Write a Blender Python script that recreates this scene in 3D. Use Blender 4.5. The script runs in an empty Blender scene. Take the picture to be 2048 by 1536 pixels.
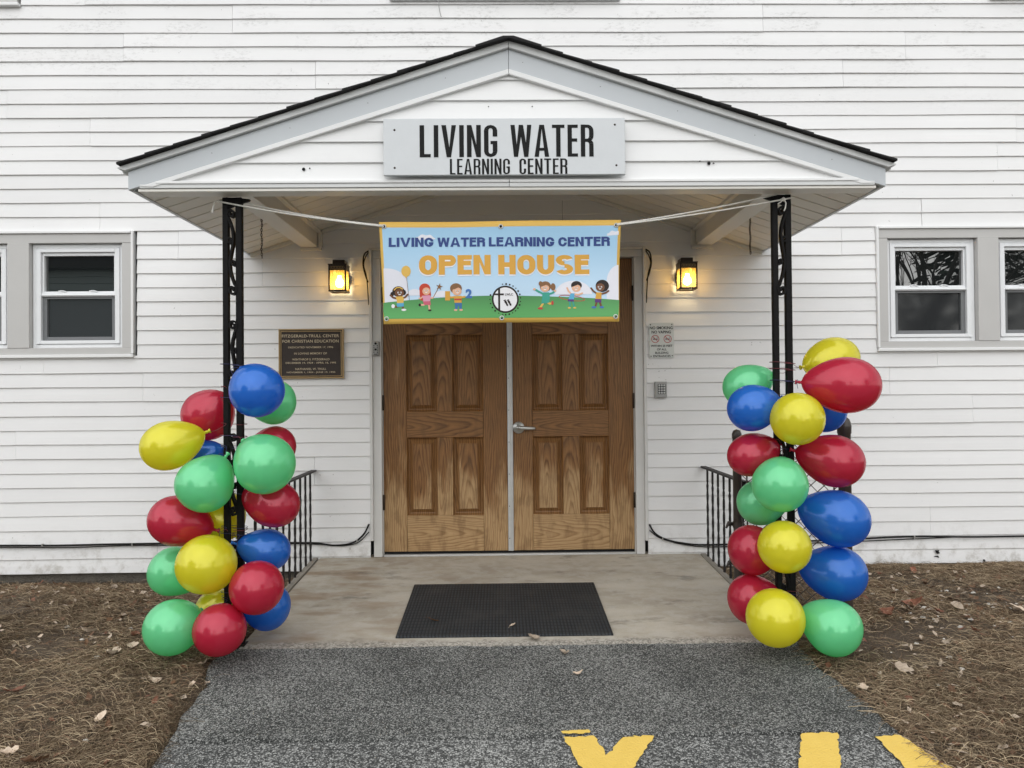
import bpy, bmesh, math, random
import numpy as np
from mathutils import Vector, Matrix
R = math.radians
SC = bpy.context.scene
COL = SC.collection
rnd = random.Random(11)

# ------------------------------------------------------------------ camera, sky, sun, exposure
cam_d = bpy.data.cameras.new('camera'); cam = bpy.data.objects.new('camera', cam_d); COL.objects.link(cam)
cam_d.sensor_width = 36; cam_d.lens = 36 * 1450 / 2048; cam_d.clip_end = 400; cam_d.clip_start = 0.05
yaw, pitch, roll = R(0.75), R(0.63), R(0.5)
fw = Vector((math.sin(yaw) * math.cos(pitch), math.cos(yaw) * math.cos(pitch), math.sin(pitch)))
rt = fw.cross(Vector((0, 0, 1))).normalized(); up = rt.cross(fw)
rt2 = rt * math.cos(roll) - up * math.sin(roll); up2 = rt * math.sin(roll) + up * math.cos(roll)
cam.matrix_world = Matrix(((rt2.x, up2.x, -fw.x, -0.043), (rt2.y, up2.y, -fw.y, -5.2), (rt2.z, up2.z, -fw.z, 1.17), (0, 0, 0, 1)))
SC.camera = cam

SUN_EL, SUN_AZ = R(50), R(196)          # azimuth clockwise from +Y: behind the camera, a little to its left
w = bpy.data.worlds.new('World'); SC.world = w; w.use_nodes = True
nt = w.node_tree; nt.nodes.clear()
sky = nt.nodes.new('ShaderNodeTexSky'); sky.sky_type = 'NISHITA'; sky.sun_disc = False
sky.sun_elevation = SUN_EL; sky.sun_rotation = SUN_AZ; sky.air_density = 2.0; sky.dust_density = 0.4; sky.ozone_density = 1.0
hs = nt.nodes.new('ShaderNodeHueSaturation'); hs.inputs['Saturation'].default_value = 0.14
bg = nt.nodes.new('ShaderNodeBackground'); bg.inputs['Strength'].default_value = 0.135
wo = nt.nodes.new('ShaderNodeOutputWorld')
nt.links.new(sky.outputs[0], hs.inputs['Color']); nt.links.new(hs.outputs[0], bg.inputs['Color']); nt.links.new(bg.outputs[0], wo.inputs[0])
sun_d = bpy.data.lights.new('sun', 'SUN'); sun = bpy.data.objects.new('sun', sun_d); COL.objects.link(sun)
sun_d.energy = 1.5; sun_d.angle = R(115); sun_d.color = (1.0, 0.99, 0.975)
sd = Vector((math.sin(SUN_AZ) * math.cos(SUN_EL), math.cos(SUN_AZ) * math.cos(SUN_EL), math.sin(SUN_EL)))
sun.rotation_euler = sd.to_track_quat('Z', 'Y').to_euler()
vs = SC.view_settings; vs.view_transform = 'Standard'; vs.look = 'None'; vs.gamma = 1; vs.use_curve_mapping = False
vs.exposure = 0.42
SC.cycles.use_denoising = True
SC.cycles.max_bounces = 8; SC.cycles.transparent_max_bounces = 12
SC.cycles.caustics_reflective = False; SC.cycles.caustics_refractive = False

# ------------------------------------------------------------------ materials
class NT:
    """small node-tree helper"""
    def __init__(s, name):
        s.m = bpy.data.materials.new(name); s.m.use_nodes = True; s.t = s.m.node_tree
        s.b = s.t.nodes['Principled BSDF']; s.out = s.t.nodes['Material Output']
    def n(s, typ, **kw):
        nd = s.t.nodes.new('ShaderNode' + typ)
        for k, v in kw.items(): setattr(nd, k, v)
        return nd
    def l(s, a, b): s.t.links.new(a, b)
    def set(s, sock, v):
        if hasattr(v, 'is_output'): s.l(v, sock)
        else: sock.default_value = v
    def pos(s): return s.n('NewGeometry').outputs['Position']
    def obj(s): return s.n('TexCoord').outputs['Object']
    def rand(s): return s.n('ObjectInfo').outputs['Random']
    def math(s, op, a, b=0.0, c=None, clamp=False):
        nd = s.n('Math', operation=op, use_clamp=clamp); s.set(nd.inputs[0], a); s.set(nd.inputs[1], b)
        if c is not None: s.set(nd.inputs[2], c)
        return nd.outputs[0]
    def scale(s, vec, x, y, z):
        nd = s.n('Mapping'); s.l(vec, nd.inputs['Vector']); nd.inputs['Scale'].default_value = (x, y, z); return nd.outputs[0]
    def sep(s, vec): nd = s.n('SeparateXYZ'); s.l(vec, nd.inputs[0]); return nd.outputs
    def comb(s, x, y, z):
        nd = s.n('CombineXYZ')
        for i, v in enumerate((x, y, z)): s.set(nd.inputs[i], v)
        return nd.outputs[0]
    def noise(s, vec, sc, det=3.0, rough=0.55, dist=0.0):
        nd = s.n('TexNoise'); s.l(vec, nd.inputs['Vector']); nd.inputs['Scale'].default_value = sc
        nd.inputs['Detail'].default_value = det; nd.inputs['Roughness'].default_value = rough; nd.inputs['Distortion'].default_value = dist
        return nd.outputs['Fac']
    def voro(s, vec, sc, feature='F1', rnds=1.0):
        nd = s.n('TexVoronoi', feature=feature); s.l(vec, nd.inputs['Vector']); nd.inputs['Scale'].default_value = sc
        nd.inputs['Randomness'].default_value = rnds; return nd.outputs
    def ramp(s, fac, stops, interp='LINEAR'):
        nd = s.n('ValToRGB'); cr = nd.color_ramp; cr.interpolation = interp
        while len(cr.elements) < len(stops): cr.elements.new(0.5)
        for e, (p, c) in zip(cr.elements, stops):
            e.position = p; e.color = (c, c, c, 1) if not hasattr(c, '__len__') else (c[0], c[1], c[2], 1)
        s.set(nd.inputs[0], fac); return nd.outputs[0]
    def maprange(s, v, a, b, c, d, smooth=True):
        nd = s.n('MapRange', interpolation_type='SMOOTHSTEP' if smooth else 'LINEAR'); s.set(nd.inputs[0], v)
        for i, q in enumerate((a, b, c, d)): s.set(nd.inputs[i + 1], q)
        return nd.outputs[0]
    def mix(s, fac, a, b, mode='MIX'):
        nd = s.n('Mix', data_type='RGBA', blend_type=mode); s.set(nd.inputs[0], fac)
        for sock, v in ((nd.inputs[6], a), (nd.inputs[7], b)):
            if hasattr(v, 'is_output'): s.l(v, sock)
            else: sock.default_value = (*v[:3], 1)
        return nd.outputs[2]
    def bump(s, h, strength=0.3, dist=0.01):
        nd = s.n('Bump'); nd.inputs['Strength'].default_value = strength; nd.inputs['Distance'].default_value = dist
        s.l(h, nd.inputs['Height']); s.l(nd.outputs[0], s.b.inputs['Normal']); return nd
    def base(s, v):
        if hasattr(v, 'is_output'): s.l(v, s.b.inputs['Base Color'])
        else: s.b.inputs['Base Color'].default_value = (*v[:3], 1)
    def p(s, **kw):
        for k, v in kw.items(): s.set(s.b.inputs[k.replace('_', ' ')], v)
        return s

def simple(name, col, rough=0.5, var=0.06, metal=0.0, spec=0.5, nscale=30, bump=0.0, bscale=200, coat=0.0):
    m = NT(name); f = m.noise(m.pos(), nscale, 3)
    m.base(m.mix(f, [c * (1 - var) for c in col], [min(1, c * (1 + var)) for c in col]))
    m.p(Roughness=rough, Metallic=metal, Specular_IOR_Level=spec, Coat_Weight=coat)
    if bump: m.bump(m.noise(m.pos(), bscale, 3), bump, 0.004)
    return m.m

M = {}
def vinyl(name, col, dirt=True):
    m = NT(name); p = m.pos(); x, y, z = m.sep(p)
    tone = m.math('MULTIPLY_ADD', m.rand(), 0.045, 0.965)
    soft = m.maprange(m.noise(p, 1.3, 4), 0.3, 0.7, 0.965, 1.0)
    v = m.math('MULTIPLY', tone, soft)
    c = m.mix(1.0, col, m.comb(v, v, v), 'MULTIPLY')
    if dirt:
        hi = m.maprange(z, 2.9, 3.9, 0.06, 1.0)
        pat = m.maprange(m.noise(m.scale(p, 1.0, 1, 2.2), 2.6, 4), 0.47, 0.60, 0.0, 1.0)
        sp = m.maprange(m.noise(m.scale(p, 1, 1, 2.2), 26, 6, 0.8), 0.46, 0.72, 0.0, 1.0)
        d = m.math('MULTIPLY', m.math('MULTIPLY', pat, sp), m.math('MULTIPLY', hi, 0.42))
        low = m.math('MULTIPLY', m.maprange(z, 0.30, -0.1, 0.0, 0.6), m.maprange(m.noise(p, 9, 6, 0.7), 0.45, 0.72, 0.0, 1.0))
        spk = m.math('MULTIPLY', m.maprange(m.noise(p, 38, 2), 0.735, 0.76, 0, 0.6), m.maprange(m.noise(p, 2.1, 2), 0.5, 0.6, 0, 1))
        c = m.mix(m.math('ADD', d, spk, clamp=True), c, (0.19, 0.18, 0.16)); c = m.mix(low, c, (0.30, 0.27, 0.22))
    m.base(c); m.p(Roughness=0.42, Specular_IOR_Level=0.35)
    m.bump(m.noise(m.scale(p, 3.0, 40, 90), 3.0, 4), 0.10, 0.004)
    return m.m
M['vinyl'] = vinyl('white vinyl siding', (0.80, 0.795, 0.79))
M['vinyl_clean'] = vinyl('white vinyl trim', (0.80, 0.80, 0.795), False)
M['soffit'] = vinyl('soffit vinyl', (0.76, 0.735, 0.68), False)
M['win_white'] = simple('white window vinyl', (0.78, 0.79, 0.80), 0.35, 0.03)
M['trim_grey'] = simple('grey aluminium wrap', (0.50, 0.49, 0.475), 0.45, 0.05, nscale=5)
M['fascia'] = simple('pale grey fascia', (0.50, 0.525, 0.545), 0.4, 0.03, nscale=4)
M['drip'] = simple('pale drip moulding', (0.62, 0.625, 0.62), 0.4, 0.04, nscale=6)
M['door_frame'] = simple('painted door frame', (0.62, 0.61, 0.59), 0.5, 0.07, nscale=9)
M['iron'] = simple('black painted iron', (0.008, 0.0075, 0.0075), 0.6, 0.5, spec=0.12, bump=0.5, bscale=180)
M['rail_iron'] = simple('dark rail iron', (0.022, 0.019, 0.018), 0.55, 0.4, spec=0.25, bump=0.4, bscale=150)
M['brown_steel'] = simple('dark brown steel', (0.045, 0.035, 0.029), 0.4, 0.35, bump=0.3, bscale=90)
M['bronze'] = simple('dark bronze', (0.030, 0.019, 0.012), 0.38, 0.3, metal=0.5)
M['plaque_dark'] = simple('plaque ground', (0.030, 0.020, 0.016), 0.6, 0.35, bump=0.8, bscale=700)
M['brass'] = simple('aged brass', (0.36, 0.25, 0.12), 0.42, 0.2, metal=0.6)
M['brass_text'] = simple('worn brass lettering', (0.50, 0.41, 0.28), 0.5, 0.15, metal=0.3)
M['steel'] = simple('satin steel', (0.52, 0.52, 0.50), 0.33, 0.06, metal=0.75)
M['alu'] = simple('aluminium strip', (0.52, 0.52, 0.51), 0.45, 0.12, metal=0.35, nscale=20)
M['sign_grey'] = simple('pale grey sign board', (0.60, 0.62, 0.635), 0.5, 0.04, nscale=18, bump=0.12, bscale=90)
M['sign_metal'] = simple('no smoking sheet', (0.60, 0.62, 0.60), 0.4, 0.03)
M['black'] = simple('black lettering', (0.010, 0.010, 0.010), 0.6, 0.3, spec=0.15)
M['red_print'] = simple('red print', (0.42, 0.03, 0.03), 0.5, 0.05)
M['cable'] = simple('black cable', (0.010, 0.010, 0.010), 0.5, 0.2, spec=0.2)
M['rope'] = simple('white rope', (0.74, 0.72, 0.67), 0.75, 0.1, bump=0.6, bscale=500)
M['rust'] = simple('rusty chain', (0.055, 0.035, 0.025), 0.7, 0.4)
M['grey_plastic'] = simple('grey plastic', (0.34, 0.34, 0.33), 0.45, 0.06)
M['key'] = simple('pale keys', (0.50, 0.51, 0.50), 0.4, 0.06)
M['dark_gap'] = simple('dark sheathing', (0.05, 0.05, 0.05), 0.8, 0.2)
M['room'] = simple('dim room', (0.03, 0.03, 0.03), 0.9, 0.2)

def glass_pane(name, tint, rough=0.0):
    m = NT(name); p = m.pos()
    m.base(tint); m.p(Roughness=rough, Specular_IOR_Level=1.0, IOR=1.75)
    m.bump(m.noise(p, 2.2, 1), 0.035, 0.03); return m.m
M['glass'] = glass_pane('dark window glass', (0.010, 0.012, 0.012))
m = NT('insect screen'); f = m.noise(m.scale(m.pos(), 900, 1, 900), 1.0, 1)
m.base(m.mix(f, (0.020, 0.022, 0.024), (0.032, 0.034, 0.036))); m.p(Roughness=0.06, Specular_IOR_Level=0.8, IOR=1.6); M['screen'] = m.m
M['screen_rail'] = simple('grey screen frame', (0.16, 0.165, 0.17), 0.45, 0.06)

# shingles
m = NT('black asphalt shingle'); p = m.pos(); f = m.noise(p, 260, 3)
m.base(m.mix(f, (0.006, 0.006, 0.007), (0.045, 0.044, 0.044))); m.p(Roughness=0.9, Specular_IOR_Level=0.15); m.bump(f, 0.6, 0.004); M['shingle'] = m.m

# oak (one node tree, grain direction swapped)
def oak(name, horiz, off=0.0, bleach=1.0):
    m = NT(name); o = m.obj(); rd = m.rand(); ox, oy, oz = m.sep(o)
    if horiz: ox, oz = oz, ox
    g = m.comb(m.math('MULTIPLY_ADD', rd, 7.3, ox), rd, m.math('MULTIPLY_ADD', rd, 3.7, oz))
    n1 = m.noise(m.scale(g, 5, 1, 1.1), 1.6, 3); n2 = m.noise(m.scale(g, 3, 1, 0.9), 1.2, 2); n3 = m.noise(m.scale(g, 40, 1, 5), 1.0, 2)
    r2 = m.math('FRACT', m.math('MULTIPLY', rd, 17.0)); r3 = m.math('FRACT', m.math('MULTIPLY', rd, 57.0))
    xx = m.math('ADD', m.math('MULTIPLY_ADD', m.math('SUBTRACT', n1, 0.5), 0.10, ox), m.math('MULTIPLY_ADD', m.math('SUBTRACT', r2, 0.5), 0.05, off))
    zz = m.math('MULTIPLY_ADD', m.math('ADD', oz, m.math('MULTIPLY', m.math('SUBTRACT', r3, 0.35), 0.9)), 0.105, m.math('MULTIPLY', m.math('SUBTRACT', n2, 0.5), 0.06))
    zz = m.math('ADD', zz, 0.012)
    rr = m.math('SQRT', m.math('ADD', m.math('MULTIPLY', xx, xx), m.math('MULTIPLY', zz, zz)))
    rr = m.math('MULTIPLY_ADD', n3, 0.0022, rr)
    ring = m.math('FRACT', m.math('MULTIPLY', rr, 66.0))
    ringd = m.ramp(ring, [(0.0, 0.25), (0.12, 0.0), (0.55, 0.35), (0.85, 1.0), (1.0, 0.25)])
    pore = m.noise(m.scale(g, 420, 1, 9), 1.0, 2)
    fine = m.maprange(pore, 0.45, 0.65, 0.0, 0.35)
    gr = m.math('ADD', m.math('MULTIPLY', ringd, 0.75), fine, clamp=True)
    x, y, z = m.sep(m.pos())
    big = m.noise(m.scale(m.pos(), 7, 1, 1.3), 1.0, 4, 0.6)
    wz = m.math('ADD', m.maprange(z, 1.05, 0.05, -0.12, 1.0), m.math('MULTIPLY', m.math('SUBTRACT', big, 0.5), 2.5))
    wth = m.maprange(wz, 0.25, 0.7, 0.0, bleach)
    stain = m.mix(gr, (0.275, 0.130, 0.042), (0.092, 0.039, 0.012))
    bare = m.mix(gr, (0.470, 0.305, 0.150), (0.250, 0.138, 0.056))
    c = m.mix(wth, stain, bare)
    blot = m.maprange(m.noise(m.scale(m.pos(), 5, 1, 2.2), 3.1, 4), 0.46, 0.70, 0, 0.45)
    c = m.mix(blot, c, (0.130, 0.062, 0.021))
    m.base(c); m.p(Roughness=0.5, Specular_IOR_Level=0.35); m.bump(gr, 0.12, 0.002)
    return m.m
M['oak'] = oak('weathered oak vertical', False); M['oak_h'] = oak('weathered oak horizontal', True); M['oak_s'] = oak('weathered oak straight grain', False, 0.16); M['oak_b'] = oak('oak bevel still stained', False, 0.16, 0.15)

# ground
m = NT('bare soil'); p = m.pos(); f = m.noise(p, 16, 6, 0.65); g = m.noise(p, 120, 3)
c = m.mix(f, (0.036, 0.025, 0.017), (0.100, 0.070, 0.045)); c = m.mix(m.math('MULTIPLY', g, 0.5), c, (0.19, 0.14, 0.09))
m.base(c); m.p(Roughness=0.95); m.bump(m.math('ADD', f, g), 0.9, 0.02); M['soil'] = m.m

def asphalt(name, sc, dark, light, amount):
    m = NT(name); p = m.pos(); v = m.voro(p, sc); v2 = m.voro(p, sc * 2.1)
    cr, cg, cb = m.sep(v[1]); cr2 = m.sep(v2[1])[0]
    t = m.math('ADD', m.math('MULTIPLY', cr, 0.6), m.math('MULTIPLY', cr2, 0.4))
    big = m.noise(p, 2.4, 4); fine = m.noise(p, 420, 2)
    t = m.math('ADD', t, m.math('MULTIPLY', m.math('SUBTRACT', fine, 0.5), 0.55))
    t = m.math('ADD', t, m.math('MULTIPLY', m.math('SUBTRACT', big, 0.5), 0.5))
    c = m.ramp(t, [(0.0, dark), (0.42, [d * 1.9 for d in dark]), (amount, [l * .45 for l in light]), (min(0.99, amount + 0.22), light)])
    edge = m.maprange(v[0], 0.25, 0.6, 1.0, 0.55)
    c = m.mix(1.0, c, m.comb(edge, edge, edge), 'MULTIPLY')
    m.base(c); m.p(Roughness=0.85, Specular_IOR_Level=0.3)
    h = m.math('ADD', m.math('MULTIPLY', v[0], -1.0), m.math('MULTIPLY', t, 0.6)); m.bump(h, 0.85, 0.008); return m.m
M['asphalt_new'] = asphalt('dark speckled asphalt', 190, (0.041, 0.043, 0.041), (0.60, 0.60, 0.57), 0.59)
M['asphalt_old'] = asphalt('older worn asphalt', 150, (0.056, 0.057, 0.055), (0.60, 0.60, 0.575), 0.565)

m = NT('worn yellow paint'); p = m.pos(); n = m.noise(p, 75, 5, 0.7); v = m.voro(p, 120)
worn = m.maprange(n, 0.66, 0.74, 0, 1)
c = m.mix(m.noise(p, 14, 3), (0.68, 0.455, 0.085), (0.78, 0.55, 0.125)); c = m.mix(m.math('MULTIPLY', worn, 0.75), c, (0.09, 0.085, 0.075))
m.base(c); m.p(Roughness=0.7); m.bump(m.math('MULTIPLY', v[0], -1.0), 0.4, 0.005); M['yellow_paint'] = m.m

m = NT('stained concrete'); p = m.pos(); x, y, z = m.sep(p)
a = m.noise(m.scale(p, 1.0, 2.2, 1), 1.7, 6, 0.62); b = m.noise(p, 11, 5, 0.6); g = m.noise(p, 160, 3, 0.7)
c = m.mix(m.maprange(a, 0.3, 0.7, 0, 1), (0.345, 0.300, 0.238), (0.530, 0.482, 0.400))
c = m.mix(m.maprange(b, 0.42, 0.66, 0, 0.55), c, (0.53, 0.50, 0.445))
rusty = m.math('MULTIPLY', m.maprange(x, 0.2, -1.3, 0, 1), m.maprange(m.noise(m.scale(p, 1, 2.5, 1), 2.6, 5), 0.46, 0.68, 0, 0.75))
c = m.mix(rusty, c, (0.235, 0.150, 0.080))
dk = m.maprange(m.noise(m.scale(p, 1, 1.9, 1), 3.4, 5, 0.65), 0.55, 0.72, 0, 0.6); c = m.mix(dk, c, (0.105, 0.092, 0.075))
agg = m.voro(p, 110); ac = m.sep(agg[1])[0]
ed = m.math('MULTIPLY', m.maprange(m.math('ADD', y, m.math('MULTIPLY', m.math('SUBTRACT', b, 0.5), 0.12)), -1.50, -1.58, 0, 1), 0.85)
ac2 = m.mix(ac, (0.10, 0.092, 0.080), (0.50, 0.47, 0.42)); c = m.mix(ed, c, ac2)
c = m.mix(m.math('MULTIPLY', m.maprange(g, 0.3, 0.7, 0, 1), 0.30), c, m.mix(g, (0.12, 0.10, 0.08), (0.45, 0.42, 0.36)))
m.base(c); m.p(Roughness=0.85, Specular_IOR_Level=0.3); m.bump(m.math('ADD', g, m.math('MULTIPLY', b, 0.5)), 0.5, 0.004); M['concrete'] = m.m

m = NT('foundation concrete'); p = m.pos(); f = m.noise(p, 14, 6, 0.7)
m.base(m.mix(f, (0.07, 0.062, 0.052), (0.20, 0.18, 0.15))); m.p(Roughness=0.9); m.bump(f, 1.0, 0.03); M['foundation'] = m.m

m = NT('ribbed black rubber'); p = m.pos(); x, y, z = m.sep(p)
rows = m.math('PINGPONG', y, 0.021); cols = m.math('PINGPONG', x, 0.009)
h = m.math('MULTIPLY', m.maprange(cols, 0.0025, 0.0055, 0, 1), m.maprange(rows, 0.003, 0.006, 0, 1))
dust = m.maprange(m.noise(p, 7, 5), 0.45, 0.75, 0, 0.5); spk = m.maprange(m.noise(p, 230, 2), 0.72, 0.75, 0, 0.5)
c = m.mix(h, (0.014, 0.016, 0.018), (0.034, 0.039, 0.045)); c = m.mix(dust, c, (0.050, 0.050, 0.048)); c = m.mix(spk, c, (0.35, 0.32, 0.27))
m.base(c); m.p(Roughness=0.6, Specular_IOR_Level=0.3); m.bump(h, 0.9, 0.004); M['rubber'] = m.m

m = NT('grey weathered timber'); p = m.pos(); f = m.noise(m.scale(p, 60, 3, 60), 1.0, 4)
m.base(m.mix(f, (0.13, 0.115, 0.095), (0.36, 0.33, 0.285))); m.p(Roughness=0.85); m.bump(f, 0.6, 0.004); M['timber'] = m.m

def attr_mat(name, rough, sub=0.0):
    m = NT(name); a = m.n('Attribute', attribute_name='tint'); m.l(a.outputs['Color'], m.b.inputs['Base Color']); m.p(Roughness=rough, Specular_IOR_Level=0.25); return m.m
M['blade'] = attr_mat('dead grass blades', 0.7)
def leaf_mat(name, a, b):
    m = NT(name); f = m.noise(m.obj(), 60, 4); c = m.mix(f, a, b); k = m.math('MULTIPLY_ADD', m.rand(), 0.5, 0.72)
    m.base(m.mix(1.0, c, m.comb(k, k, k), 'MULTIPLY')); m.p(Roughness=0.65, Specular_IOR_Level=0.3); m.bump(m.noise(m.obj(), 90, 3), 0.4, 0.002); return m.m
M['leaf_tan'] = leaf_mat('pale tan leaf', (0.38, 0.29, 0.21), (0.60, 0.50, 0.40))
M['leaf_brown'] = leaf_mat('brown leaf', (0.085, 0.045, 0.025), (0.20, 0.11, 0.06))
M['leaf_red'] = leaf_mat('reddish leaf', (0.16, 0.06, 0.035), (0.28, 0.13, 0.08))
M['chip'] = simple('white stone chips', (0.62, 0.59, 0.53), 0.8, 0.15)

def latex(name, col):
    """pearly latex skin that lets some of the light inside through"""
    m = NT(name); p = m.obj(); f = m.noise(p, 6, 2)
    c = m.mix(f, [q * 0.96 for q in col], [min(1, q * 1.04) for q in col]); m.base(c)
    m.p(Roughness=0.22, Specular_IOR_Level=0.8, Metallic=0.18, Coat_Weight=0.45, Coat_Roughness=0.06)
    tl = m.n('BsdfTranslucent'); m.l(c, tl.inputs[0]); mx = m.n('MixShader'); mx.inputs[0].default_value = 0.48
    m.l(m.b.outputs[0], mx.inputs[1]); m.l(tl.outputs[0], mx.inputs[2]); m.l(mx.outputs[0], m.out.inputs['Surface'])
    return m.m
M['blue'] = latex('blue latex', (0.030, 0.235, 0.78)); M['yellow'] = latex('yellow latex', (0.90, 0.84, 0.045))
M['red'] = latex('red latex', (0.68, 0.035, 0.085)); M['green'] = latex('green latex', (0.25, 0.86, 0.45))
M['rib_blue'] = simple('blue ribbon', (0.02, 0.022, 0.09), 0.4); M['rib_red'] = simple('red ribbon', (0.16, 0.02, 0.025), 0.4)

m = NT('seeded amber glass'); t = m.t
tr = m.n('BsdfTransparent'); tr.inputs[0].default_value = (1.0, 0.92, 0.70, 1)
tl = m.n('BsdfTranslucent'); m.l(m.mix(m.noise(m.pos(), 55, 3), (0.75, 0.50, 0.14), (1.0, 0.78, 0.32)), tl.inputs[0])
gl = m.n('BsdfGlossy'); gl.inputs['Roughness'].default_value = 0.05
m1 = m.n('MixShader'); m1.inputs[0].default_value = 0.26; m.l(tr.outputs[0], m1.inputs[1]); m.l(tl.outputs[0], m1.inputs[2])
m2 = m.n('MixShader'); m2.inputs[0].default_value = 0.05; m.l(m1.outputs[0], m2.inputs[1]); m.l(gl.outputs[0], m2.inputs[2])
m.l(m2.outputs[0], m.out.inputs['Surface']); M['lamp_glass'] = m.m
m = NT('lit bulb'); m.p(Emission_Color=(1.0, 0.74, 0.38, 1.0), Emission_Strength=31.0); M['bulb'] = m.m

# banner print colours
def pr(name, col, rough=0.42): M[name] = simple('print ' + name, col, rough, 0.02, spec=0.22); return M[name]
pr('b_yellow', (0.70, 0.44, 0.10)); pr('b_navy', (0.032, 0.06, 0.21)); pr('b_orange', (0.63, 0.335, 0.055)); pr('b_white', (0.78, 0.78, 0.80))
m = NT('print sky'); p = m.pos(); z = m.sep(p)[2]
c = m.mix(m.maprange(z, 1.58, 2.02, 0, 1), (0.52, 0.68, 0.83), (0.33, 0.55, 0.74)); m.base(c); m.p(Roughness=0.42); m.p(Specular_IOR_Level=0.25); M['b_sky'] = m.m
m = NT('print hill'); z = m.sep(m.pos())[2]; m.base(m.mix(m.maprange(z, 1.54, 1.68, 0, 1), (0.09, 0.36, 0.10), (0.05, 0.22, 0.06))); m.p(Roughness=0.42); M['b_hill'] = m.m
pr('k_dark', (0.16, 0.07, 0.035)); pr('k_skin', (0.72, 0.42, 0.28)); pr('k_black', (0.02, 0.013, 0.012)); pr('k_redhair', (0.52, 0.06, 0.03)); pr('k_brown', (0.22, 0.11, 0.05))
pr('k_pink', (0.66, 0.30, 0.42)); pr('k_teal', (0.05, 0.33, 0.25)); pr('k_blue', (0.10, 0.38, 0.58)); pr('k_jean', (0.05, 0.16, 0.34)); pr('k_purple', (0.10, 0.04, 0.18)); pr('k_red', (0.45, 0.06, 0.05))
pr('k_cloud', (0.72, 0.72, 0.78)); pr('k_dig', (0.06, 0.16, 0.42)); pr('k_rose', (0.55, 0.12, 0.17))
M['bark'] = simple('grey bark', (0.055, 0.047, 0.040), 0.9, 0.3, bump=0.6, bscale=30)
M['needle'] = simple('dark needles', (0.020, 0.034, 0.018), 0.8, 0.4, nscale=2)
M['house_wall'] = simple('far clapboard', (0.42, 0.50, 0.50), 0.6, 0.08); M['house_roof'] = simple('far roof', (0.05, 0.05, 0.055), 0.9, 0.2)

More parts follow.
